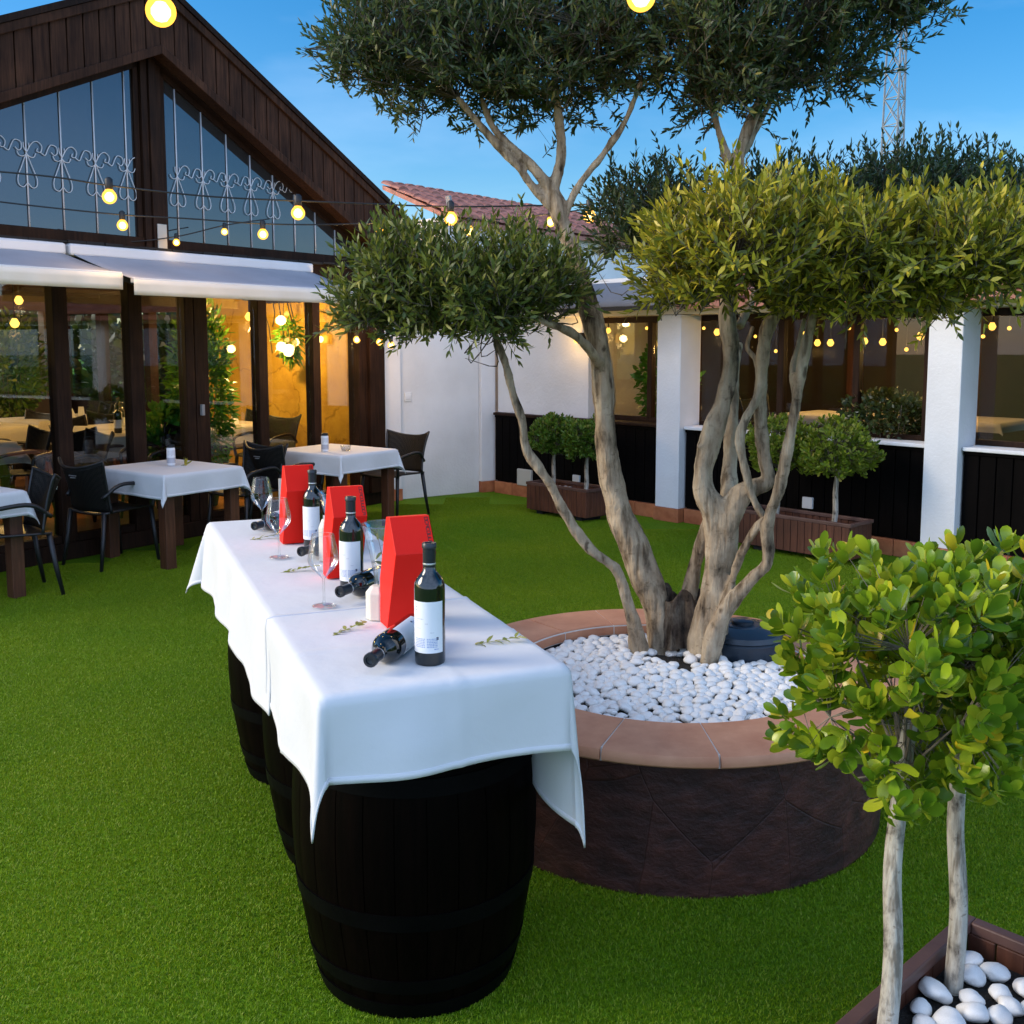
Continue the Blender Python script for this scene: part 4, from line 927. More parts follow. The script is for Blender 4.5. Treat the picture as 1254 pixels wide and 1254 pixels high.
def vase(label, loc, s, twig):
    b = thing('glass_vase', label, 'vase', loc, 0, 'glass vases on the long table')
    pr = [(.035,.0),(.038,.004),(.035,.03),(.037,.08),(.048,.14),(.066,.205),(.070,.215)]
    mb = MB(); mb.lathe([(0,.0)]+pr, 48); mb.lathe([(.0705,.2155),(.0685,.2165),(.0680,.213)], 48)
    o = mb.build('vessel', M['vase'], b, smooth=True); b.scale = (s, s, s)
    arr = []; A = np.array([[0,0,.02],[.01,0,.02]]); B = np.array([[.03,.02,.19],[-.03,.01,.20]]); twigs(arr, A, B, .0015, 1)
    S = np.concatenate([A+(B-A)*t for t in np.linspace(.3,1,9)]); D = rng.normal(size=S.shape)+np.array([0,0,.4]); leaves(arr, S, D, unit(rng.normal(size=S.shape)), np.full(len(S), .035), np.full(len(S), .005), OLV)
    if twig: build_arrays('olive_sprig', arr, [M['olive'], M['twig']], b)
    return b
vase('wide flared glass vase left of the nearest red box', (-.375, 3.01, ST), 1.10, True)
vase('tall flared glass vase between the two far red boxes', (-.655, 3.78, ST), 1.02, False)
def candle(label, loc, rad, h, rot):
    b = thing('block_candle', label, 'candle', loc, rot, 'cream candles on the long table')
    MB().lathe([(0,0),(rad,0),(rad,h*.8),(rad*.55,h),(0,h)], 8).build('wax', M['wax'], b, bevel=.003)
    MB().tube([(0,0,h-.002),(.001,0,h+.012)], .0012, 5).build('wick', M['dark'], b); return b
candle('cream block candle at the left foot of the nearest red box', (-.378, 2.825, ST), .036, .095, .2)
candle('cream candle behind the middle red box', (-.665, 3.60, ST), .028, .15, .5)
card = thing('menu_card', 'small cream card standing behind the farthest red box', 'card', (-.985, 4.40, ST), TA)
MB().box(-.03,.03,-.002,.002,0,.19).build('front_panel', M['wax'], card); MB().add([(-.03,.002,0),(.03,.002,0),(.03,.05,0),(-.03,.05,0),(-.03,.002,.004),(.03,.002,.004),(.03,.05,.004),(-.03,.05,.004)], [(3,2,1,0),(4,5,6,7),(0,1,5,4),(1,2,6,5),(2,3,7,6),(3,0,4,7)]).build('foot', M['wax'], card)
def sprig(label, x, y, rot, L=.10):
    arr = []; P = np.array([[math.cos(rot)*L*t + .01*math.sin(5*t), math.sin(rot)*L*t, .004+.008*math.sin(3*t)] for t in np.linspace(-.5,.5,9)])
    twigs(arr, P[:-1], P[1:], .0011, 1); S = np.repeat(P[1:], 2, 0); D = unit(P[1:]-P[:-1]); D = np.repeat(D, 2, 0); sd = np.stack([-D[:,1], D[:,0], np.zeros(len(D))], 1)*np.tile([1,-1], len(P)-1)[:,None]
    D = D*.7 + sd*.8 + np.array([0,0,.12]) + rng.normal(size=D.shape)*.15
    leaves(arr, S, D, np.tile([0,0,1.], (len(S),1))+rng.normal(size=S.shape)*.3, rng.uniform(.014,.036,len(S)), rng.uniform(.0035,.006,len(S)), OLV, .2)
    o = build_arrays('olive_sprig', arr, [M['sprigleaf'], M['sprigleaf']], None, loc=(x, y, ST)); return tag(o, label, 'sprig', 'olive sprigs strewn on the cloth')
sprig('little olive sprig lying left of the nearest candle', -.45, 2.69, 1.0, .12)
sprig('little olive sprig lying right of the front wine bottle', -.045, 2.585, .2, .12)
sprig('olive sprig beside the foot of the middle wine glass pair', -.735, 3.43, .3)
sprig('olive sprig near the far left corner of the long table', -.99, 4.02, .4)

# ================================================================== DINING SET ALONG THE GLASS
def dining(label_t, label_c, cx_, cy_, seed):
    t = thing('dining_table', label_t, 'table', (cx_, cy_, 0), AF, 'dining tables along the glass front')
    MB().box(-.36, .36, -.44, .44, .70, .742).build('tabletop', M['tableleg'], t, bevel=.004)
    for sx in (-1, 1):
        for sy in (-1, 1): MB().box(sx*.31-.045, sx*.31+.045, sy*.38-.045, sy*.38+.045, 0, .699).build('leg', M['tableleg'], t, bevel=.005)
    mb = MB(); mb.box(-.27,.27,-.395,-.365,.62,.699); mb.box(-.27,.27,.365,.395,.62,.699); mb.build('apron', M['tableleg'], t)
    put_cloth('tablecloth', label_c, (cx_, cy_, 0), AF, (-.56, .56, -.62, .62, -.37, .37, -.45, .45, .746, seed), flare=.10, wav=.010, du=.02, cflare=.22, group='cloths on the dining tables')
dining('brown wooden dining table cut off by the left picture edge', 'white cloth on the dining table at the left picture edge', -3.92, 6.90, 1.3)
dining('brown wooden dining table between the two black armchairs', 'white cloth on the dining table carrying the jar before the glass doors', -2.80, 8.29, 5.7)
dining('brown wooden dining table by the pavilion corner post', 'white cloth on the dining table by the pavilion corner', -1.68, 9.66, 8.8)

def chair_proto(label, loc, rot):
    """black plastic armchair; local +x is the way it faces"""
    t = thing('black_armchair', label, 'chair', loc, rot, 'black woven armchairs')
    mb = MB(); n = 10; vs = []                                            # seat shell
    for i in range(n+1):
        for j in range(n+1):
            x = -.22 + .46*i/n; y = (-.23 + .46*j/n)*(1 - .06*(i/n)); u = 2*j/n-1
            vs.append((x, y, .435 + .018*u*u + .02*(1-i/n)*0 - .02*max(0, i/n-.8)*5*.6 + .015*(i/n)))
    mb.add(vs, [(i*(n+1)+j, (i+1)*(n+1)+j, (i+1)*(n+1)+j+1, i*(n+1)+j+1) for i in range(n) for j in range(n)])
    o = mb.build('seat', M['blackplastic'], t, smooth=True); so = o.modifiers.new('S', 'SOLIDIFY'); so.thickness = .016
    mb = MB(); vs = []; ny, nz = 14, 12                                     # curved back, top edge dips in the middle
    for k in range(nz+1):
        for j in range(ny+1):
            u = 2*j/ny-1; h = k/nz; top = .80 + .055*abs(u)**2.2; z = .45 + (top-.45)*h; wd = .235 - .035*h*(1-h)*2 + .03*h
            x = -.215 - .10*h - .03*h*h + .075*u*u*(.6+.6*h); vs.append((x, u*wd, z))
    fs = [(k*(ny+1)+j, k*(ny+1)+j+1, (k+1)*(ny+1)+j+1, (k+1)*(ny+1)+j) for k in range(nz) for j in range(ny)]
    mb.add(vs, fs); o = mb.build('backrest', M['weave'], t, smooth=True); so = o.modifiers.new('S', 'SOLIDIFY'); so.thickness = .012; so.offset = 0
    rim = [vs[nz*(ny+1)+j] for j in range(ny+1)]; lft = [vs[k*(ny+1)] for k in range(nz)]; rgt = [vs[k*(ny+1)+ny] for k in range(nz-1, -1, -1)]
    mb = MB(); mb.tube(lft + rim + rgt, .011, 8); mb.build('back_frame', M['blackplastic'], t, smooth=True)
    mb = MB()
    for r_ in range(2):
        for c_ in range(5-r_*2): mb.box(-.32-.012, -.32+.006, -.036+c_*.018+r_*.018, -.036+c_*.018+r_*.018+.009, .735-r_*.016, .742-r_*.016)
    mb.build('back_slots', M['silver'], t)
    for s_ in (-1, 1):
        MB().tube(crom([(-.235, s_*.215, .56), (-.10, s_*.25, .655), (.10, s_*.255, .65), (.215, s_*.245, .62), (.235, s_*.235, .55), (.22, s_*.225, .44)], 5), .0155, 8).build('armrest', M['blackplastic'], t, smooth=True)
        MB().tube([(.215, s_*.215, .44), (.235, s_*.225, .2), (.255, s_*.235, .0)], [.019,.016,.013], 8).build('leg', M['blackplastic'], t, smooth=True)
        MB().tube([(-.215, s_*.205, .45), (-.25, s_*.22, .2), (-.285, s_*.235, .0)], [.02,.017,.013], 8).build('leg', M['blackplastic'], t, smooth=True)
    return t
c0 = chair_proto('black armchair seen from behind at the left end of the jar table', (-3.20, 8.05, 0), AF+.08)
def fl(s, y): p = fac(s, y, 0); return (p[0], p[1], 0)
dup(c0, 'black armchair with light on its woven back beside the left edge table', (-3.50, 6.98, 0), AF+math.pi-.25)
dup(c0, 'black armchair at the right end of the jar table near the door post', (-2.36, 8.98, 0), AF+math.pi+.1)
dup(c0, 'black armchair seen from behind left of the farthest red box', (-2.08, 9.35, 0), AF-.05)
dup(c0, 'black armchair at the corner table in front of the white pilaster', (-1.20, 10.22, 0), AF+math.pi+.1)
IG = 'dining chairs inside the pavilion'
ri = random.Random(8)
for k, (s_, y_) in enumerate(((-1.7,1.2),(-1.6,3.9),(-.5,3.0),(-.2,4.6),(.6,2.6),(1.2,4.4),(1.9,2.6),(2.4,3.2),(.1,2.3),(1.5,5.2),(2.9,4.4),(-1.1,5.0))):
    x_, yy, _ = fac(s_, y_, 0); dup(c0, 'dark dining chair among the tables deep inside the pavilion', (x_, yy, .131), AF+ri.uniform(0, 6.28), IG)
for lab, s_, y_, rt in (('dark chair behind the glass at the far left pane', -.45, 1.0, 0.2), ('dark chair behind the glass beside the first post', .3, 1.3, 3.0), ('dark chair inside behind the jar on the table', 1.0, 1.15, .3), ('dark chair inside in front of the ochre wall', 2.75, .75, 3.3), ('dark chair inside against the ochre wall behind the corner table', 3.05, 1.6, 2.9), ('dark chair deep inside the pavilion by the back windows', .4, 3.4, .3), ('dark chair inside just behind the leftmost glass', -.75, .55, .1), ('dark chair inside right behind the second pane', .42, .55, 3.0), ('dark chair inside between the first two inner tables', .65, 2.2, .1), ('dark chair inside left of the tall house plant', 1.25, .5, 3.1), ('dark chair inside at the far left by the leafy plant', -1.0, 1.7, 1.5), ('dark chair deep inside the pavilion near the middle lamp', 1.6, 3.6, 3.2)):
    x_, yy, _ = fac(s_, y_, 0); dup(c0, lab, (x_, yy, .131), AF+rt, IG)
for lab, s_, y_, a_, b_ in (('cream clothed table inside near the first glass pane', -.05, 1.6, .36, .36), ('cream clothed table inside behind the door post', 1.35, 1.3, .36, .36), ('cream clothed table far inside at the back left', .9, 3.3, .5, .45), ('cream clothed table far inside at the back right', 2.2, 3.8, .5, .45), ('cream clothed table inside before the ochre wall', 2.7, 1.5, .42, .4), ('cream clothed table at the far left of the room', -1.2, 2.6, .5, .45), ('cream clothed table inside in the middle of the room', .35, 2.9, .36, .36), ('cream clothed table inside behind the tall house plant', 1.95, 2.1, .36, .36), ('cream clothed table far inside by the leftmost back window', -.9, 4.2, .4, .4)):
    x_, yy, _ = fac(s_, y_, 0); t = thing('indoor_table', lab, 'table', (x_, yy, .131), AF, 'clothed tables inside the pavilion')
    MB().box(-a_, a_, -b_, b_, .70, .735).build('tabletop', M['tableleg'], t)
    for sx in (-1, 1):
        for sy in (-1, 1): MB().box(sx*(a_-.08)-.03, sx*(a_-.08)+.03, sy*(b_-.08)-.03, sy*(b_-.08)+.03, 0, .699).build('leg', M['tableleg'], t)
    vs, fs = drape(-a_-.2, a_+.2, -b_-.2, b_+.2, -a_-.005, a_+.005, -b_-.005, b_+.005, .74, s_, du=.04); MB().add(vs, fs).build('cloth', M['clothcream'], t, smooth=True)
# small things on the dining tables
def jar(label, x, y):
    b = thing('condiment_jar', label, 'jar', (x, y, .752), .3, 'jars on the dining tables')
    MB().lathe([(0,0),(.032,0),(.034,.004),(.034,.14),(.030,.146)], 24, cap1=True).build('body', M['paper'], b, smooth=True, angle=40)
    MB().lathe([(.0345,.02),(.0345,.065)], 24).build('label_band', M['inkpale'], b, smooth=True)
    mb = MB(); rt = random.Random(4)
    for k in range(10): a = -2.4+.3*k; mb.lathe([(.0346,.08+.004*(k%3)),(.0346,.125)], 3, a0=a, a1=a+.08)
    mb.build('label_print', M['inkpale'], b)
    MB().lathe([(.031,.147),(.031,.168),(.026,.172)], 24, cap1=True).build('lid', M['capsule'], b, smooth=True, angle=40)
for k, (s_, y_) in enumerate(((-.1,1.5),(.1,1.75),(1.3,1.2),(1.5,1.45),(.75,3.1),(1.05,3.4),(2.1,3.7),(2.35,3.9),(2.65,1.4),(.35,2.8),(1.95,2.2),(-.9,4.2))):
    x_, yy, _ = fac(s_, y_, 0); b = thing('table_bottle', 'bottle standing on a clothed table inside the pavilion', 'bottle', (x_, yy, .88), 0, 'bottles on the tables inside the pavilion')
    MB().lathe(BPROF, 16).build('glass_body', M['bottle' if k % 3 else 'vase'], b, smooth=True); MB().lathe([(.0379,.05),(.0379,.13)], 16).build('label', M['paper'], b, smooth=True)
    x_, yy, _ = fac(s_+.13, y_-.10, 0); nk = thing('folded_napkin', 'folded white napkin on a clothed table inside the pavilion', 'napkin', (x_, yy, .874), k*.7, 'napkins on the tables inside the pavilion')
    MB().prism([(-.05,0),(.05,0),(.0,.11)], -.03, .03).build('cloth', M['cloth'], nk)
jar('printed jar with dark lid on the dining table before the doors', -2.80, 8.33); jar('printed jar with dark lid on the corner dining table', -1.735, 9.42)
a_ = thing('glass_ashtray', 'small clear glass bowl beside the jar on the corner table', 'bowl', (-1.55, 9.47, .752)); mb = MB(); mb.lathe([(0,0),(.04,.0),(.052,.05),(.049,.05),(.037,.006),(0,.006)], 24); mb.build('bowl', M['vase'], a_, smooth=True)
arr = []; S = np.zeros((10,3)); D = rng.normal(size=(10,3))+np.array([.2,0,.4]); leaves(arr, S, D, unit(rng.normal(size=(10,3))), np.full(10,.07), np.full(10,.009), OLV); o = build_arrays('green_sprig', arr, [M['olivelight']], None, loc=(-2.70, 8.36, .755)); tag(o, 'small green sprig lying beside the jar before the doors', 'sprig')

# indoor plants
def bush(name, label, loc, rx, rz, n, mat, cat='plant', leaf=.06, wid=.02, pot=None, up=.3, group=None, zc=None, stem=True):
    t = thing(name, label, cat, loc, 0, group); d = unit(rng.normal(size=(n, 3))); rr = rng.uniform(.25, 1, n)**.5; zc = rz if zc is None else zc
    lump = np.array([1+.25*noise.noise(Vector(x)*2+Vector(loc)) for x in d]); S = d*np.array([rx, rx, rz])*(rr*lump)[:, None] + np.array([0, 0, zc]); arr = []
    leaves(arr, S, d + rng.normal(size=d.shape)*.6 + np.array([0, 0, up]), unit(rng.normal(size=d.shape)+np.array([0,0,1])), leaf*rng.uniform(.6, 1.2, n), wid*rng.uniform(.7, 1.2, n), [(0,.1),(.35,.9),(.7,.85),(1,.08)], .2)
    build_arrays('foliage', arr, [M[mat]], t)
    if pot: MB().lathe([(0,0),(pot*.75,0),(pot,pot*1.5),(pot*.9,pot*1.5),(pot*.85,pot*1.3),(0,pot*1.3)], 24).build('pot', M['dark'], t, smooth=True, angle=40)
    if stem:
        arr = []; k = 14; B = S[rng.integers(0, n, k)]; twigs(arr, np.tile([0, 0, .03], (k, 1)), B, .006, 0); build_arrays('stem', arr, [M['twig']], t)
    return t
x_, yy, _ = fac(1.95, .75, 0); bush('house_plant', 'tall bright green plant behind the glass lit by the lamp', (x_, yy, .131), .30, .88, 2600, 'houseplant', leaf=.11, wid=.016, pot=.16, zc=1.15)
x_, yy, _ = fac(1.62, .9, 0); bush('house_plant', 'lower bushy plant behind the glass right of the door', (x_, yy, .131), .24, .4, 900, 'houseplant', leaf=.10, wid=.03, pot=.14, zc=.62)
x_, yy, _ = fac(-.3, 1.9, 0); bush('house_plant', 'dark leafy plant deep behind the leftmost glass', (x_, yy, .131), .36, .6, 1500, 'topiary', leaf=.12, wid=.03, pot=.2, zc=1.3)
x_, yy, _ = fac(2.35, 5.2, 0); bush('house_plant', 'green plant at the back of the room under the gold lamps', (x_, yy, .131), .45, .7, 1600, 'topiary', leaf=.12, wid=.025, pot=.2, zc=1.25)
x_, yy, _ = fac(2.95, .55, 0); bush('hanging_plant', 'small hanging fern before the ochre wall', (x_, yy, 1.55), .12, .24, 260, 'houseplant', leaf=.12, wid=.012, stem=True, up=-.6)
# bare decorated branch and a hanging bird feeder in front of the ochre wall
x_, yy, _ = fac(3.2, 1.0, 0); br = thing('hanging_decoration', 'dark branch and little lantern hanging before the ochre wall', 'decoration', (x_, yy, 1.5), AF)
mb = MB(); mb.tube([(-.5,0,.72),(-.1,.05,.70),(.4,.0,.73)], .022, 6)
for k in range(9):
    p = Vector((rnd.uniform(-.4,.3), rnd.uniform(-.05,.05), .70)); q = p+Vector((rnd.uniform(-.15,.15),0,-rnd.uniform(.15,.7))); mb.tube([p, (p+q)/2+Vector((.03,0,0)), q], .006, 4)
mb.build('branch', M['dark'], br)
MB().lathe([(0,.0),(.10,.02),(.02,.10),(.004,.12),(.004,.62)], 8).build('lantern', M['dark'], br, loc=(.05,0,.08))

# gallery interior and planters
x_, yy, _ = gal(4.85, .52, 0); bush('flowering_bush', 'dark flowering bush behind the sill of the white wing', (x_, yy, .081), .42, .22, 2400, 'darkbush', leaf=.05, wid=.016, zc=1.04)
for lab, s_, y_, rx_, mt in (('green plant behind the first gallery window', 2.1, .9, .32, 'houseplant'), ('green plant behind the window right of the far column', 6.15, 1.0, .22, 'houseplant')):
    x_, yy, _ = gal(s_, y_, 0); bush('gallery_plant', lab, (x_, yy, .081), rx_, .5, 800, mt, leaf=.10, wid=.025, pot=.16, zc=1.25)
for lab, s_, y_ in (('small clothed table inside the white wing behind the first window pair', 3.7, 1.6), ('small clothed table inside the white wing near the second column', 5.0, 1.9), ('small clothed table inside the white wing at its right end', 6.6, 1.4)):
    x_, yy, _ = gal(s_, y_, 0); t = thing('indoor_table', lab, 'table', (x_, yy, .081), AR, 'clothed tables inside the white wing'); MB().box(-.4,.4,-.4,.4,.92,.95).build('tabletop', M['tableleg'], t)
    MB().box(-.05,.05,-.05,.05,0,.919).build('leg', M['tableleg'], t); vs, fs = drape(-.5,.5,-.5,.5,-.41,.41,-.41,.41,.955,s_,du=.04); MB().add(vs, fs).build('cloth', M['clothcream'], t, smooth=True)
for lab, s_, y_, rt in (('dark chair back inside the white wing left of its table', 3.2, 1.3, 0), ('dark chair back inside the white wing between its tables', 4.35, 1.7, 2.6), ('dark chair back inside the white wing right of the far column', 6.05, 1.6, .4)):
    x_, yy, _ = gal(s_, y_, 0); dup(c0, lab, (x_, yy, .35), AR+rt, 'chairs inside the white wing')

# ================================================================== TOPIARY PLANTER BOXES
OBV = [(0,.12),(.25,.5),(.5,.88),(.72,1.0),(.9,.72),(1,.08)]
def rosettes(arr, S, D, nl, L, W, prof=OBV, curl=-.25, fold=.25, spread=1.0):
    D = unit(D); m = len(S); a = unit(np.cross(D, rng.normal(size=(m, 3)))); b = np.cross(D, a); Ps, Ds, Ns, Ls, Ws = [], [], [], [], []
    for k in range(nl):
        th = 2.4*k + rng.uniform(0, .5, m); tier = k/nl; o = a*np.cos(th)[:, None] + b*np.sin(th)[:, None]
        Ps.append(S - D*((1-tier)*L*.55)[:, None] if hasattr(L, '__len__') else S - D*(1-tier)*L*.55)
        Ds.append(D*(.45+.6*tier) + o*(1.05-.6*tier)*spread); Ns.append(D - o*.35); Ls.append(L*rng.uniform(.55, 1.12, m)*(1-.25*tier)); Ws.append(W*rng.uniform(.85, 1.1, m)*(1-.2*tier))
    leaves(arr, np.concatenate(Ps), np.concatenate(Ds), np.concatenate(Ns), np.concatenate(Ls), np.concatenate(Ws), prof, curl, fold)
def planter_box(label, loc, rot, lx, ly, h, group, stones=None):
    t = thing('planter_box', label, 'planter', loc, rot, group)
    for sy in (-1, 1):
        mb = MB(); n = int(lx/.062); 
        for i in range(n):
            x0 = -lx/2 + lx*i/n; x1 = x0+lx/n-.004; y = sy*ly/2; tp = .03*(1)
            mb.box(x0, x1, y-.012, y+.012, .05, h-.03)
        mb.build('long_side', M['plank'], t, bevel=.002, seg=1)
    for sx in (-1, 1):
        mb = MB(); n = max(3, int(ly/.062))
        for i in range(n):
            y0 = -ly/2+.013 + (ly-.026)*i/n; y1 = y0+(ly-.026)/n-.004; x = sx*(lx/2-.012); mb.box(x-.011, x+.011, y0, y1, .05, h-.03)
        mb.build('short_side', M['plank'], t, bevel=.002, seg=1)
    mb = MB(); w_ = .034
    mb.box(-lx/2-.012, lx/2+.012, -ly/2-.012, -ly/2-.012+w_, h-.029, h); mb.box(-lx/2-.012, lx/2+.012, ly/2+.012-w_, ly/2+.012, h-.029, h)
    mb.box(-lx/2-.012, -lx/2-.012+w_, -ly/2-.0118+w_, ly/2+.0118-w_, h-.029, h); mb.box(lx/2+.012-w_, lx/2+.012, -ly/2-.0118+w_, ly/2+.0118-w_, h-.029, h)
    mb.build('rim', M['planterbox'], t, bevel=.004)
    MB().box(-lx/2+.026, lx/2-.026, -ly/2+.013, ly/2-.013, .04, h-.075).build('soil', M['soil'], t)
    for sx in (-1, 1): MB().box(sx*lx*.33-.04, sx*lx*.33+.04, -ly*.4, ly*.4, .0, .048).build('foot', M['dark'], t)
    return t
def topiary(label, base, top, rad, wtr, mat, nros, nl, L, W, cr, seed, group, trunk='palebark', squash=.9, low=-.75, bare=0, lumpy=.2):
    global rng
    rng = np.random.default_rng(seed); base = np.array(base); top = np.array(top)
    t = thing('topiary_tree', label, 'tree', tuple(base), 0, group); v = top-base
    P = crom([(0,0,-.02), v*.3+np.array([.006,-.004,0]), v*.65+np.array([-.006,.004,0]), v, v+np.array([.01,.0,cr*.35])], 5); r_ = np.linspace(wtr, wtr*.75, len(P))
    MB().tube([tuple(p) for p in P], list(r_), 12, wob=.12).build('trunk', M[trunk], t, smooth=True)
    c = v + np.array([0, 0, cr*squash*.75]); d = unit(rng.normal(size=(nros*2, 3))); d = d[d[:, 2] > low][:nros]; rr = rng.uniform(.45, 1, len(d))**.35
    lump = np.array([1+lumpy*noise.noise(Vector(x)*2.6+Vector((seed, 1, 0))) for x in d]); S = c + d*np.array([cr, cr, cr*squash])*(rr*lump)[:, None]
    arr = []; rosettes(arr, S, d*.7 + np.array([0, 0, .65]) + rng.normal(size=d.shape)*.3, nl, L, W)
    mids = v + rng.normal(size=(18, 3))*cr*.28 + np.array([0, 0, cr*.35]); twigs(arr, np.tile(v+np.array([0,0,-.02]), (18, 1)), mids, wtr*.22)
    pk = np.linalg.norm(S[:, None]-mids[None], axis=2).argmin(1); twigs(arr, mids[pk], S, max(.0012, wtr*.07))
    if bare:
        A = v + rng.normal(size=(bare, 3))*.008 + np.array([0,0,1.])*rng.uniform(-.05,.10,(bare,1)); B = A + unit(rng.normal(size=(bare, 3))+np.array([0,0,.25]))*cr*.32; C = B + unit(rng.normal(size=(bare, 3)))*cr*.16; twigs(arr, A, B, .0013); twigs(arr, B, C, .0008)
    build_arrays('crown', arr, [M[mat], M['twig']], t); return t
PG = 'slatted planter boxes'; TG = 'small topiary trees'
def boxpos(s, y): p = gal(s, y, 0); return (p[0], p[1], .001)
planter_box('slatted brown planter box left of the first white column', boxpos(1.98, -.50), AR, .84, .34, .33, PG)
planter_box('slatted brown planter box between the two white columns', boxpos(4.62, -.43), AR, 1.04, .34, .34, PG)
q = at(677,603,10.5)
for lab, s_, y_, top_uv, cr_, mat_, sd in (('left topiary tree of the box beside the first column', 1.76, -.50, (672,552), .25, 'topiary', 21), ('right topiary tree of the box beside the first column, behind the big trunk', 2.22, -.50, (726,548), .24, 'topiary', 22), ('left topiary tree of the middle box, behind the olive stems', 4.36, -.43, (958,588), .29, 'topiary2', 23), ('right topiary tree of the middle box, clear of the stems', 4.90, -.43, (1028,588), .29, 'topiary2', 24)):
    b_ = gal(s_, y_, .27); top_ = (b_[0]+.02, b_[1], .64 if sd < 23 else .70)
    topiary(lab, b_, top_, .2, .024, mat_, 430, 7, .062, .012, cr_, sd, TG, squash=.85, lumpy=.34)
# white stones on the far boxes
for lab, s_, y_, sd in (('white gravel strewn in the planter box left of the first column', 1.98, -.50, 1), ('white gravel strewn in the planter box between the columns', 4.62, -.43, 2)):
    mb = MB(); 
    for k in range(46):
        c = gal(s_+rnd.uniform(-.36,.36), y_+rnd.uniform(-.11,.11), .272); Mx = Matrix.Translation(c) @ Matrix.Rotation(rnd.uniform(0,6),4,'Z') @ Matrix.Scale(rnd.uniform(.014,.026),4); mb.add([Mx @ v.co for v in low.vertices], [tuple(p.vertices) for p in low.polygons])
    tag(mb.build('white_gravel', M['pebble'], smooth=True), lab, 'gravel', None, 'stuff')
# near box, bottom right
NB = np.array([1.12, 2.40]); eb = np.array([.733, .68]); ea = np.array([.66, -.75]); lx, ly, nh = .66, .30, .34
ctr = NB - eb*lx/2 + ea*(ly/2+.01)
planter_box('planter box nearest the camera in the bottom right corner', (ctr[0], ctr[1], .001), math.atan2(eb[1], eb[0]), lx, ly, nh, PG)
topiary('left one of the two nearest topiary trees, leaning right over the slate wall', (.775,1.985,.25), (.835,2.09,.86), .3, .0215, 'glossleaf', 255, 8, .062, .0150, .265, 31, TG, squash=1.0, low=-.85, lumpy=.42, bare=60)
topiary('right one of the two nearest topiary trees, its leaves cut by the picture edge', (1.015,2.205,.25), (1.035,2.26,.87), .3, .0215, 'glossleaf', 255, 8, .060, .0145, .255, 32, TG, squash=1.0, low=-.85, lumpy=.42, bare=90)
rs = random.Random(12); placed = []
while len(placed) < 30:
    a, b = rs.uniform(-lx/2+.05, lx/2-.05), rs.uniform(-ly/2+.04, ly/2-.04); s_ = rs.uniform(.022, .034)
    p = ctr + eb*a + ea*(-b)
    if any(math.hypot(a-c[0], b-c[1]) < (s_+c[2])*.86 for c in placed): 
        rs.random(); 
        if rs.random() < .002: break
        continue
    if any(math.hypot(p[0]-c[0], p[1]-c[1]) < .03+s_*.6 for c in ((.775,1.985),(1.015,2.205))): continue
    placed.append((a, b, s_)); o = bpy.data.objects.new('white_pebble', PM[len(placed) % 14]); col.objects.link(o); o.matrix_world = pebble_M(p[0], p[1], .268+s_*.5, s_)
    tag(o, 'large white pebble in the nearest planter box', 'pebble', 'white pebbles in the nearest planter box')
# ================================================================== STRING LIGHTS
def add_point(name, loc, e, c=(1,.60,.22), r=.04):
    L = bpy.data.lights.new(name, 'POINT'); L.energy = e; L.color = c; L.shadow_soft_size = r; o = bpy.data.objects.new(name, L); col.objects.link(o); o.location = loc; return o
def string(label, cable, bulbs, size=.036, e=None):
    """cable: [(u,v,Y)] sagging line, bulbs: [(u,v,Y)] bulb centres"""
    P = [at(*c) for c in cable]; t = thing('string_lights', label, 'string lights', tuple(P[0]), 0, 'strings of warm bulbs over the courtyard'); o = P[0]
    MB().tube([tuple(p-o) for p in crom(P, 8)], .0055, 6).build('cable', M['cable'], t, smooth=True)
    for b in bulbs:
        c = at(*b) - o; k = size/.036
        co_ = MB().lathe([(0,-.025*k),(.014*k,-.020*k),(.0225*k,-.007*k),(.0225*k,.005*k),(.012*k,.020*k),(0,.024*k)], 20)
        bo = MB().lathe([(.035*k*math.sin(math.pi*q/16), -.035*k*math.cos(math.pi*q/16)) for q in range(0, 13)] + [(.019*k,.032*k),(.015*k,.038*k)], 32, cap1=True).build('bulb', M['amber'], t, smooth=True, loc=tuple(c))
        co_.build('filament', M['bulb'], bo, smooth=True)
        MB().lathe([(.016*k,.034*k),(.019*k,.04*k),(.019*k,.085*k),(.008*k,.095*k)], 14, cap0=True, cap1=True).build('bulb_socket', M['cable'], bo, smooth=True)
        add_point('bulb_light', tuple(c+o+np.array([0,-.06,-.07])), LIGHT['string'] if e is None else e, r=.05)
LIGHT = dict(string=2.0, room=14, gallery=6, near=4)
string('upper string of lit bulbs crossing in front of the glazed gable', [(-60,205,6.4),(60,216,6.5),(134,227,6.6),(250,240,6.7),(365,246,6.8),(460,250,6.9),(552,253,7.0),(640,252,7.1),(722,250,7.2),(830,240,7.4),(960,210,7.6)], [(134,241,6.6),(365,261,6.8),(552,268,7.0),(722,265,7.2)], .046)
string('lower string of lit bulbs above the awning', [(-60,240,7.4),(50,253,7.5),(150,263,7.6),(235,268,7.7),(322,274,7.8),(400,275,7.9),(466,273,8.0),(575,271,8.2),(674,262,8.4),(760,250,8.6)], [(150,276,7.6),(322,287,7.8),(466,286,8.0),(575,283,8.2),(674,272,8.4)], .040)
string('short dim string of bulbs close to the gable window', [(-40,258,8.0),(68,280,8.2),(140,296,8.6),(214,290,8.9),(275,276,9.0),(330,268,9.2)], [(275,284,9.0),(216,297,8.9)], .03, e=.06)
string('nearest string with large glowing bulbs at the top edge', [(-120,-20,3.0),(80,-22,3.1),(197,-24,3.2),(420,-44,3.3),(640,-48,3.3),(785,-40,3.3),(1000,-70,3.4)], [(197,14,3.2),(785,-4,3.3)], .046)
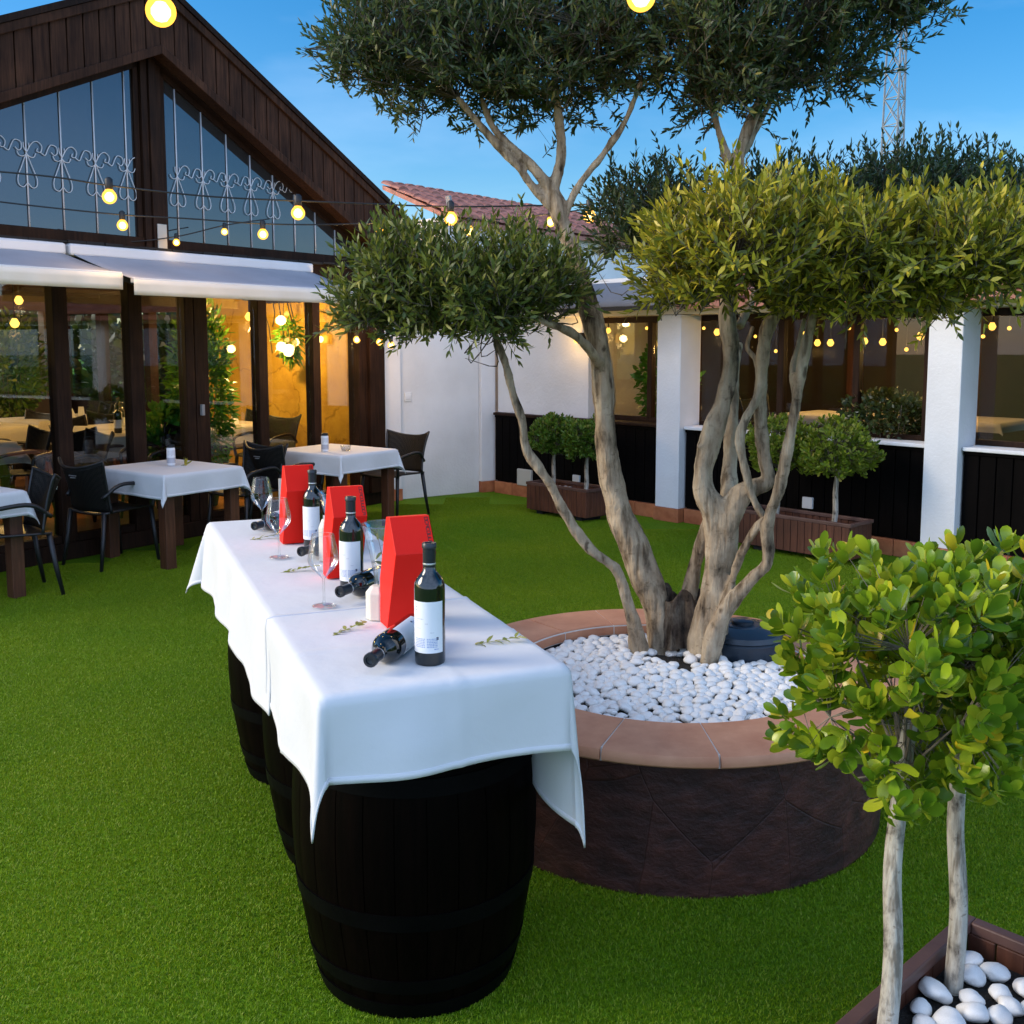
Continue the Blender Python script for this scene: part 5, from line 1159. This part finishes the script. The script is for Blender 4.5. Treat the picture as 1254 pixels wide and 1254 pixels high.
string('string of little bulbs around the pavilion corner post', [(425,370,10.2),(437,372,10.2),(465,408,10.3),(480,412,10.3),(500,395,10.6)], [(437,382,10.2),(437,416,10.2),(465,419,10.3),(479,423,10.3)], .036, e=2.6)

def pendant(label, loc, e, top=2.49, grp='lit pendant bulbs inside', r=.05):
    t = thing('pendant_lamp', label, 'lamp', loc, 0, grp)
    MB().lathe([(0,-r),(r*.6,-r*.8),(r,0),(r*.6,r*.8),(.018,r*1.05)], 18, cap1=True).build('bulb', M['bulbin'], t, smooth=True)
    MB().tube([(0,0,r),(0,0,max(r+.05, top-loc[2]))], .008, 6).build('cord', M['cable'], t); add_point('lamp_light', (loc[0], loc[1], loc[2]-r-.06), e, (1,.55,.16), .06)
PGR = 'pendant lamps inside the pavilion'
for lab, u, v, dy, e in (('lit lamp behind the far left pane near its lower edge', 18, 396, 2.0, 1.0), ('upper lit lamp of the far left pane', 23, 368, 2.6, 1.0), ('lit lamp left of the door stile', 227, 409, 3.2, 1.2), ('lit lamp above the tall green plant', 305, 388, .95, 4.0), ('small lit lamp right of the tall green plant', 332, 398, 1.9, 3.2)):
    # point on the sight line at dy metres behind the glass
    d = ray(u, v); n_ = np.array([-.807, .59]); t_ = (n_ @ np.array([PF.x, PF.y]) + dy)/(n_ @ d[:2]); p = np.array([0, 0, H]) + d*t_
    pendant(lab, (p[0], p[1], min(p[2], 2.3)), LIGHT['room']*e, 2.49, PGR, .045)
for s_, y_ in ((.2, 4.5), (1.0, 5.2), (-1.2, 3.5)):
    p = fac(s_, y_, 2.15); pendant('ceiling lamp deep inside the pavilion at %s' % {(.2,4.5): 'its back left windows', (1.0,5.2): 'the middle of its back wall', (3.0,2.6): 'the middle of the ochre wall', (-1.2,3.5): 'its far left end'}[(s_, y_)], p, LIGHT['room']*1.4, 2.49, PGR, .05)
GGR = 'lamps inside the white wing'
for lab, u, v, dy, e in (('lit lamp in the white wing left of the brown inner post', 1017, 420, 1.3, 1.0), ('small lit lamp close beside the olive stem in the white wing', 1001, 420, 1.7, .8), ('lit lamp right of the brown inner post in the white wing', 1081, 419, 1.4, 1.0), ('small pale lamp between the two inner posts of the white wing', 1059, 418, 2.0, .8), ('lit lamp near the far column in the white wing', 1127, 412, 1.0, 1.0), ('lit lamp behind the first window of the white wing', 745, 405, 1.6, 1.1), ('lit lamp behind the window right of the first column', 878, 407, .9, 1.2), ('lit lamp right of the second column', 1215, 400, 1.6, 1.1)):
    d = ray(u, v); n_ = np.array([.733, .68]); t_ = (n_ @ np.array([PR.x, PR.y]) + dy)/(n_ @ d[:2]); p = np.array([0, 0, H]) + d*t_
    pendant(lab, (p[0], p[1], min(p[2], 1.97)), LIGHT['gallery']*e, 2.09, GGR, .035)
for k, (u, v, dy) in enumerate(((862,402,2.2),(925,412,2.4),(950,430,1.8),(985,408,2.6),(1040,402,2.6),(1052,436,2.2),(1098,404,2.5),(1110,428,1.6),(1204,412,2.4),(1236,402,2.0),(728,418,2.4),(792,402,1.2),(770,398,2.2))):
    d = ray(u, v); n_ = np.array([.733, .68]); t_ = (n_ @ np.array([PR.x, PR.y]) + dy)/(n_ @ d[:2]); p = np.array([0, 0, H]) + d*t_
    t = thing('fairy_light', 'tiny warm fairy light hanging inside the white wing', 'lamp', (p[0], p[1], min(p[2], 2.0)), 0, 'fairy lights inside the white wing')
    MB().lathe([(0,-.02),(.014,-.014),(.02,0),(.014,.014),(.005,.02)], 12, cap1=True).build('bulb', M['bulbin'], t, smooth=True); MB().tube([(0,0,.02),(0,0,max(.05, 2.10-min(p[2],2.0)))], .003, 5).build('cord', M['cable'], t)
# wall lamp beside the first window
p = gal(1.60, .06, 1.80); t = thing('wall_lamp', 'glowing wall lamp on the white panel beside the first window', 'lamp', p, AR)
MB().box(-.03,.03,.0,.068,-.06,.06).build('bracket', M['dark'], t, bevel=.005); MB().lathe([(0,-.05),(.03,-.045),(.035,.0),(.03,.045),(0,.05)], 16).build('bulb', M['bulbin'], t, smooth=True, loc=(0,-.045,0)); pp = gal(1.60, -.10, 1.80); add_point('lamp_light', pp, 1.6)

for i, (x_, y_, r_) in enumerate(((-8.6,15.6,1.2),(-7.2,16.6,1.3),(-5.9,16.2,1.1),(-4.8,15.6,1.0),(-3.7,15.0,.9),(-9.8,14.2,1.3))):
    bush('garden_tree', ['wide tree outside the pavilion seen through its far left pane', 'tall tree outside seen beside the first glass post', 'tree outside seen between the first two posts', 'tree outside seen left of the door stile', 'slim tree outside seen behind the tall house plant', 'tree outside beyond the left edge of the pavilion'][i], (x_, y_, 0), r_, 1.25, 1500, 'darkbush', cat='tree', leaf=.2, wid=.06, group='trees behind the pavilion windows')
# distant greenery outside the back windows
for i, (s_, y_, h_) in enumerate(((-2.5,11,2.6),(-.5,12,3.0),(1.2,10.5,2.2),(2.6,12,2.8),(4.2,11,2.4))):
    p = fac(s_, y_, 0); bush('garden_shrub', ['round shrub outside the leftmost back window', 'tall shrub outside the second back window', 'low shrub outside the middle back window', 'shrub outside the right back window', 'shrub beyond the right back corner'][i], (p[0], p[1], 0), .9, h_/2, 1300, 'darkbush', cat='shrub', leaf=.16, wid=.05, group='shrubs behind the pavilion')

# ================================================================== WORLD, SUN, CAMERA
SUN_EL, SUN_AZ = R(24), R(-93)       # azimuth measured clockwise from +Y: left, a little behind the camera
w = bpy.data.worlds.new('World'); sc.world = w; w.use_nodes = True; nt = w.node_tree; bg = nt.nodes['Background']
sky = nt.nodes.new('ShaderNodeTexSky'); sky.sky_type = 'NISHITA'; sky.sun_disc = False; sky.sun_elevation = SUN_EL; sky.sun_rotation = SUN_AZ; sky.ozone_density = 3.0; sky.air_density = 1.0; sky.dust_density = .6
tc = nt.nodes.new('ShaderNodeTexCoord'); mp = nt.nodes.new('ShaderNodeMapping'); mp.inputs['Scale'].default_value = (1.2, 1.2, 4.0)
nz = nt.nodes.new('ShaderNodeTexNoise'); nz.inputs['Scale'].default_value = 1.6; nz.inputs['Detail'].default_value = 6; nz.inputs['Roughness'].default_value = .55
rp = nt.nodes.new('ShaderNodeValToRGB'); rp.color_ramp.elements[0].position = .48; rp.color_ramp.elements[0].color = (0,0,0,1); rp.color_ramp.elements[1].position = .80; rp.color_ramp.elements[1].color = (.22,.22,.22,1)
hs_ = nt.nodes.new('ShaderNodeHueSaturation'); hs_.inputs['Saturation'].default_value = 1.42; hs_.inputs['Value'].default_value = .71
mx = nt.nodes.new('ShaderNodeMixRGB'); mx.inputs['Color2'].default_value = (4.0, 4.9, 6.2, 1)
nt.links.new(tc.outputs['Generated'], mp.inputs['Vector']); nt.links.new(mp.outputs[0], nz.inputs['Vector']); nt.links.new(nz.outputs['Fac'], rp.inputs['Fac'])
nt.links.new(sky.outputs[0], hs_.inputs['Color']); nt.links.new(hs_.outputs[0], mx.inputs['Color1']); nt.links.new(rp.outputs[0], mx.inputs['Fac']); # unseen bank of bright blue-grey cloud, added behind the camera as fill light
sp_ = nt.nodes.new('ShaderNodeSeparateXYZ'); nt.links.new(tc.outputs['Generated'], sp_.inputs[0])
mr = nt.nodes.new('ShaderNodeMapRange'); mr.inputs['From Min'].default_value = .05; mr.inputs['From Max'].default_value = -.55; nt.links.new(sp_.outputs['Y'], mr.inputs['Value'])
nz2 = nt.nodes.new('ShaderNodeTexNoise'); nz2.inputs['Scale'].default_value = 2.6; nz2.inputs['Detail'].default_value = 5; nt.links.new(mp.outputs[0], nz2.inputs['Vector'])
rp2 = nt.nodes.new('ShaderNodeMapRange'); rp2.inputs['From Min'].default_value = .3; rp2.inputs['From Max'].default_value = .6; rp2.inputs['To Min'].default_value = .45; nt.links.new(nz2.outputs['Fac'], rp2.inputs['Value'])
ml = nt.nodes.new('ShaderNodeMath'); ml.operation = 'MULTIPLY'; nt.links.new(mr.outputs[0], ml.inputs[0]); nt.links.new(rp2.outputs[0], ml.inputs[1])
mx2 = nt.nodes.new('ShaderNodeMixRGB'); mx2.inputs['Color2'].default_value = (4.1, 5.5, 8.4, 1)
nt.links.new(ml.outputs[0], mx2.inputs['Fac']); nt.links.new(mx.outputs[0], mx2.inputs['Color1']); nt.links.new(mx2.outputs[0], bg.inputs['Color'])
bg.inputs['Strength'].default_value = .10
sl = bpy.data.lights.new('sun', 'SUN'); sl.energy = 1.3; sl.angle = R(30); sl.color = (1, .86, .68); so = bpy.data.objects.new('sun', sl); col.objects.link(so)
dv = Vector((math.sin(SUN_AZ)*math.cos(SUN_EL), math.cos(SUN_AZ)*math.cos(SUN_EL), math.sin(SUN_EL))); so.rotation_euler = dv.to_track_quat('Z', 'Y').to_euler()

cam = bpy.data.cameras.new('camera'); co = bpy.data.objects.new('camera', cam); col.objects.link(co); sc.camera = co
co.location = (0, 0, H); co.rotation_euler = (R(90) - PITCH, 0, 0); cam.sensor_width = 36; cam.lens = FPX/1254*36; cam.shift_y = -(627-CY)/1254; cam.clip_end = 1000; cam.clip_start = .05
vs_ = sc.view_settings; vs_.view_transform = 'Standard'; vs_.look = 'None'; vs_.exposure = 1.5; vs_.gamma = 1; vs_.use_curve_mapping = False
sc.render.engine = 'CYCLES'; sc.cycles.use_denoising = True; sc.cycles.max_bounces = 10; sc.cycles.transparent_max_bounces = 24; sc.cycles.sample_clamp_indirect = 6; sc.cycles.caustics_reflective = False; sc.cycles.caustics_refractive = False
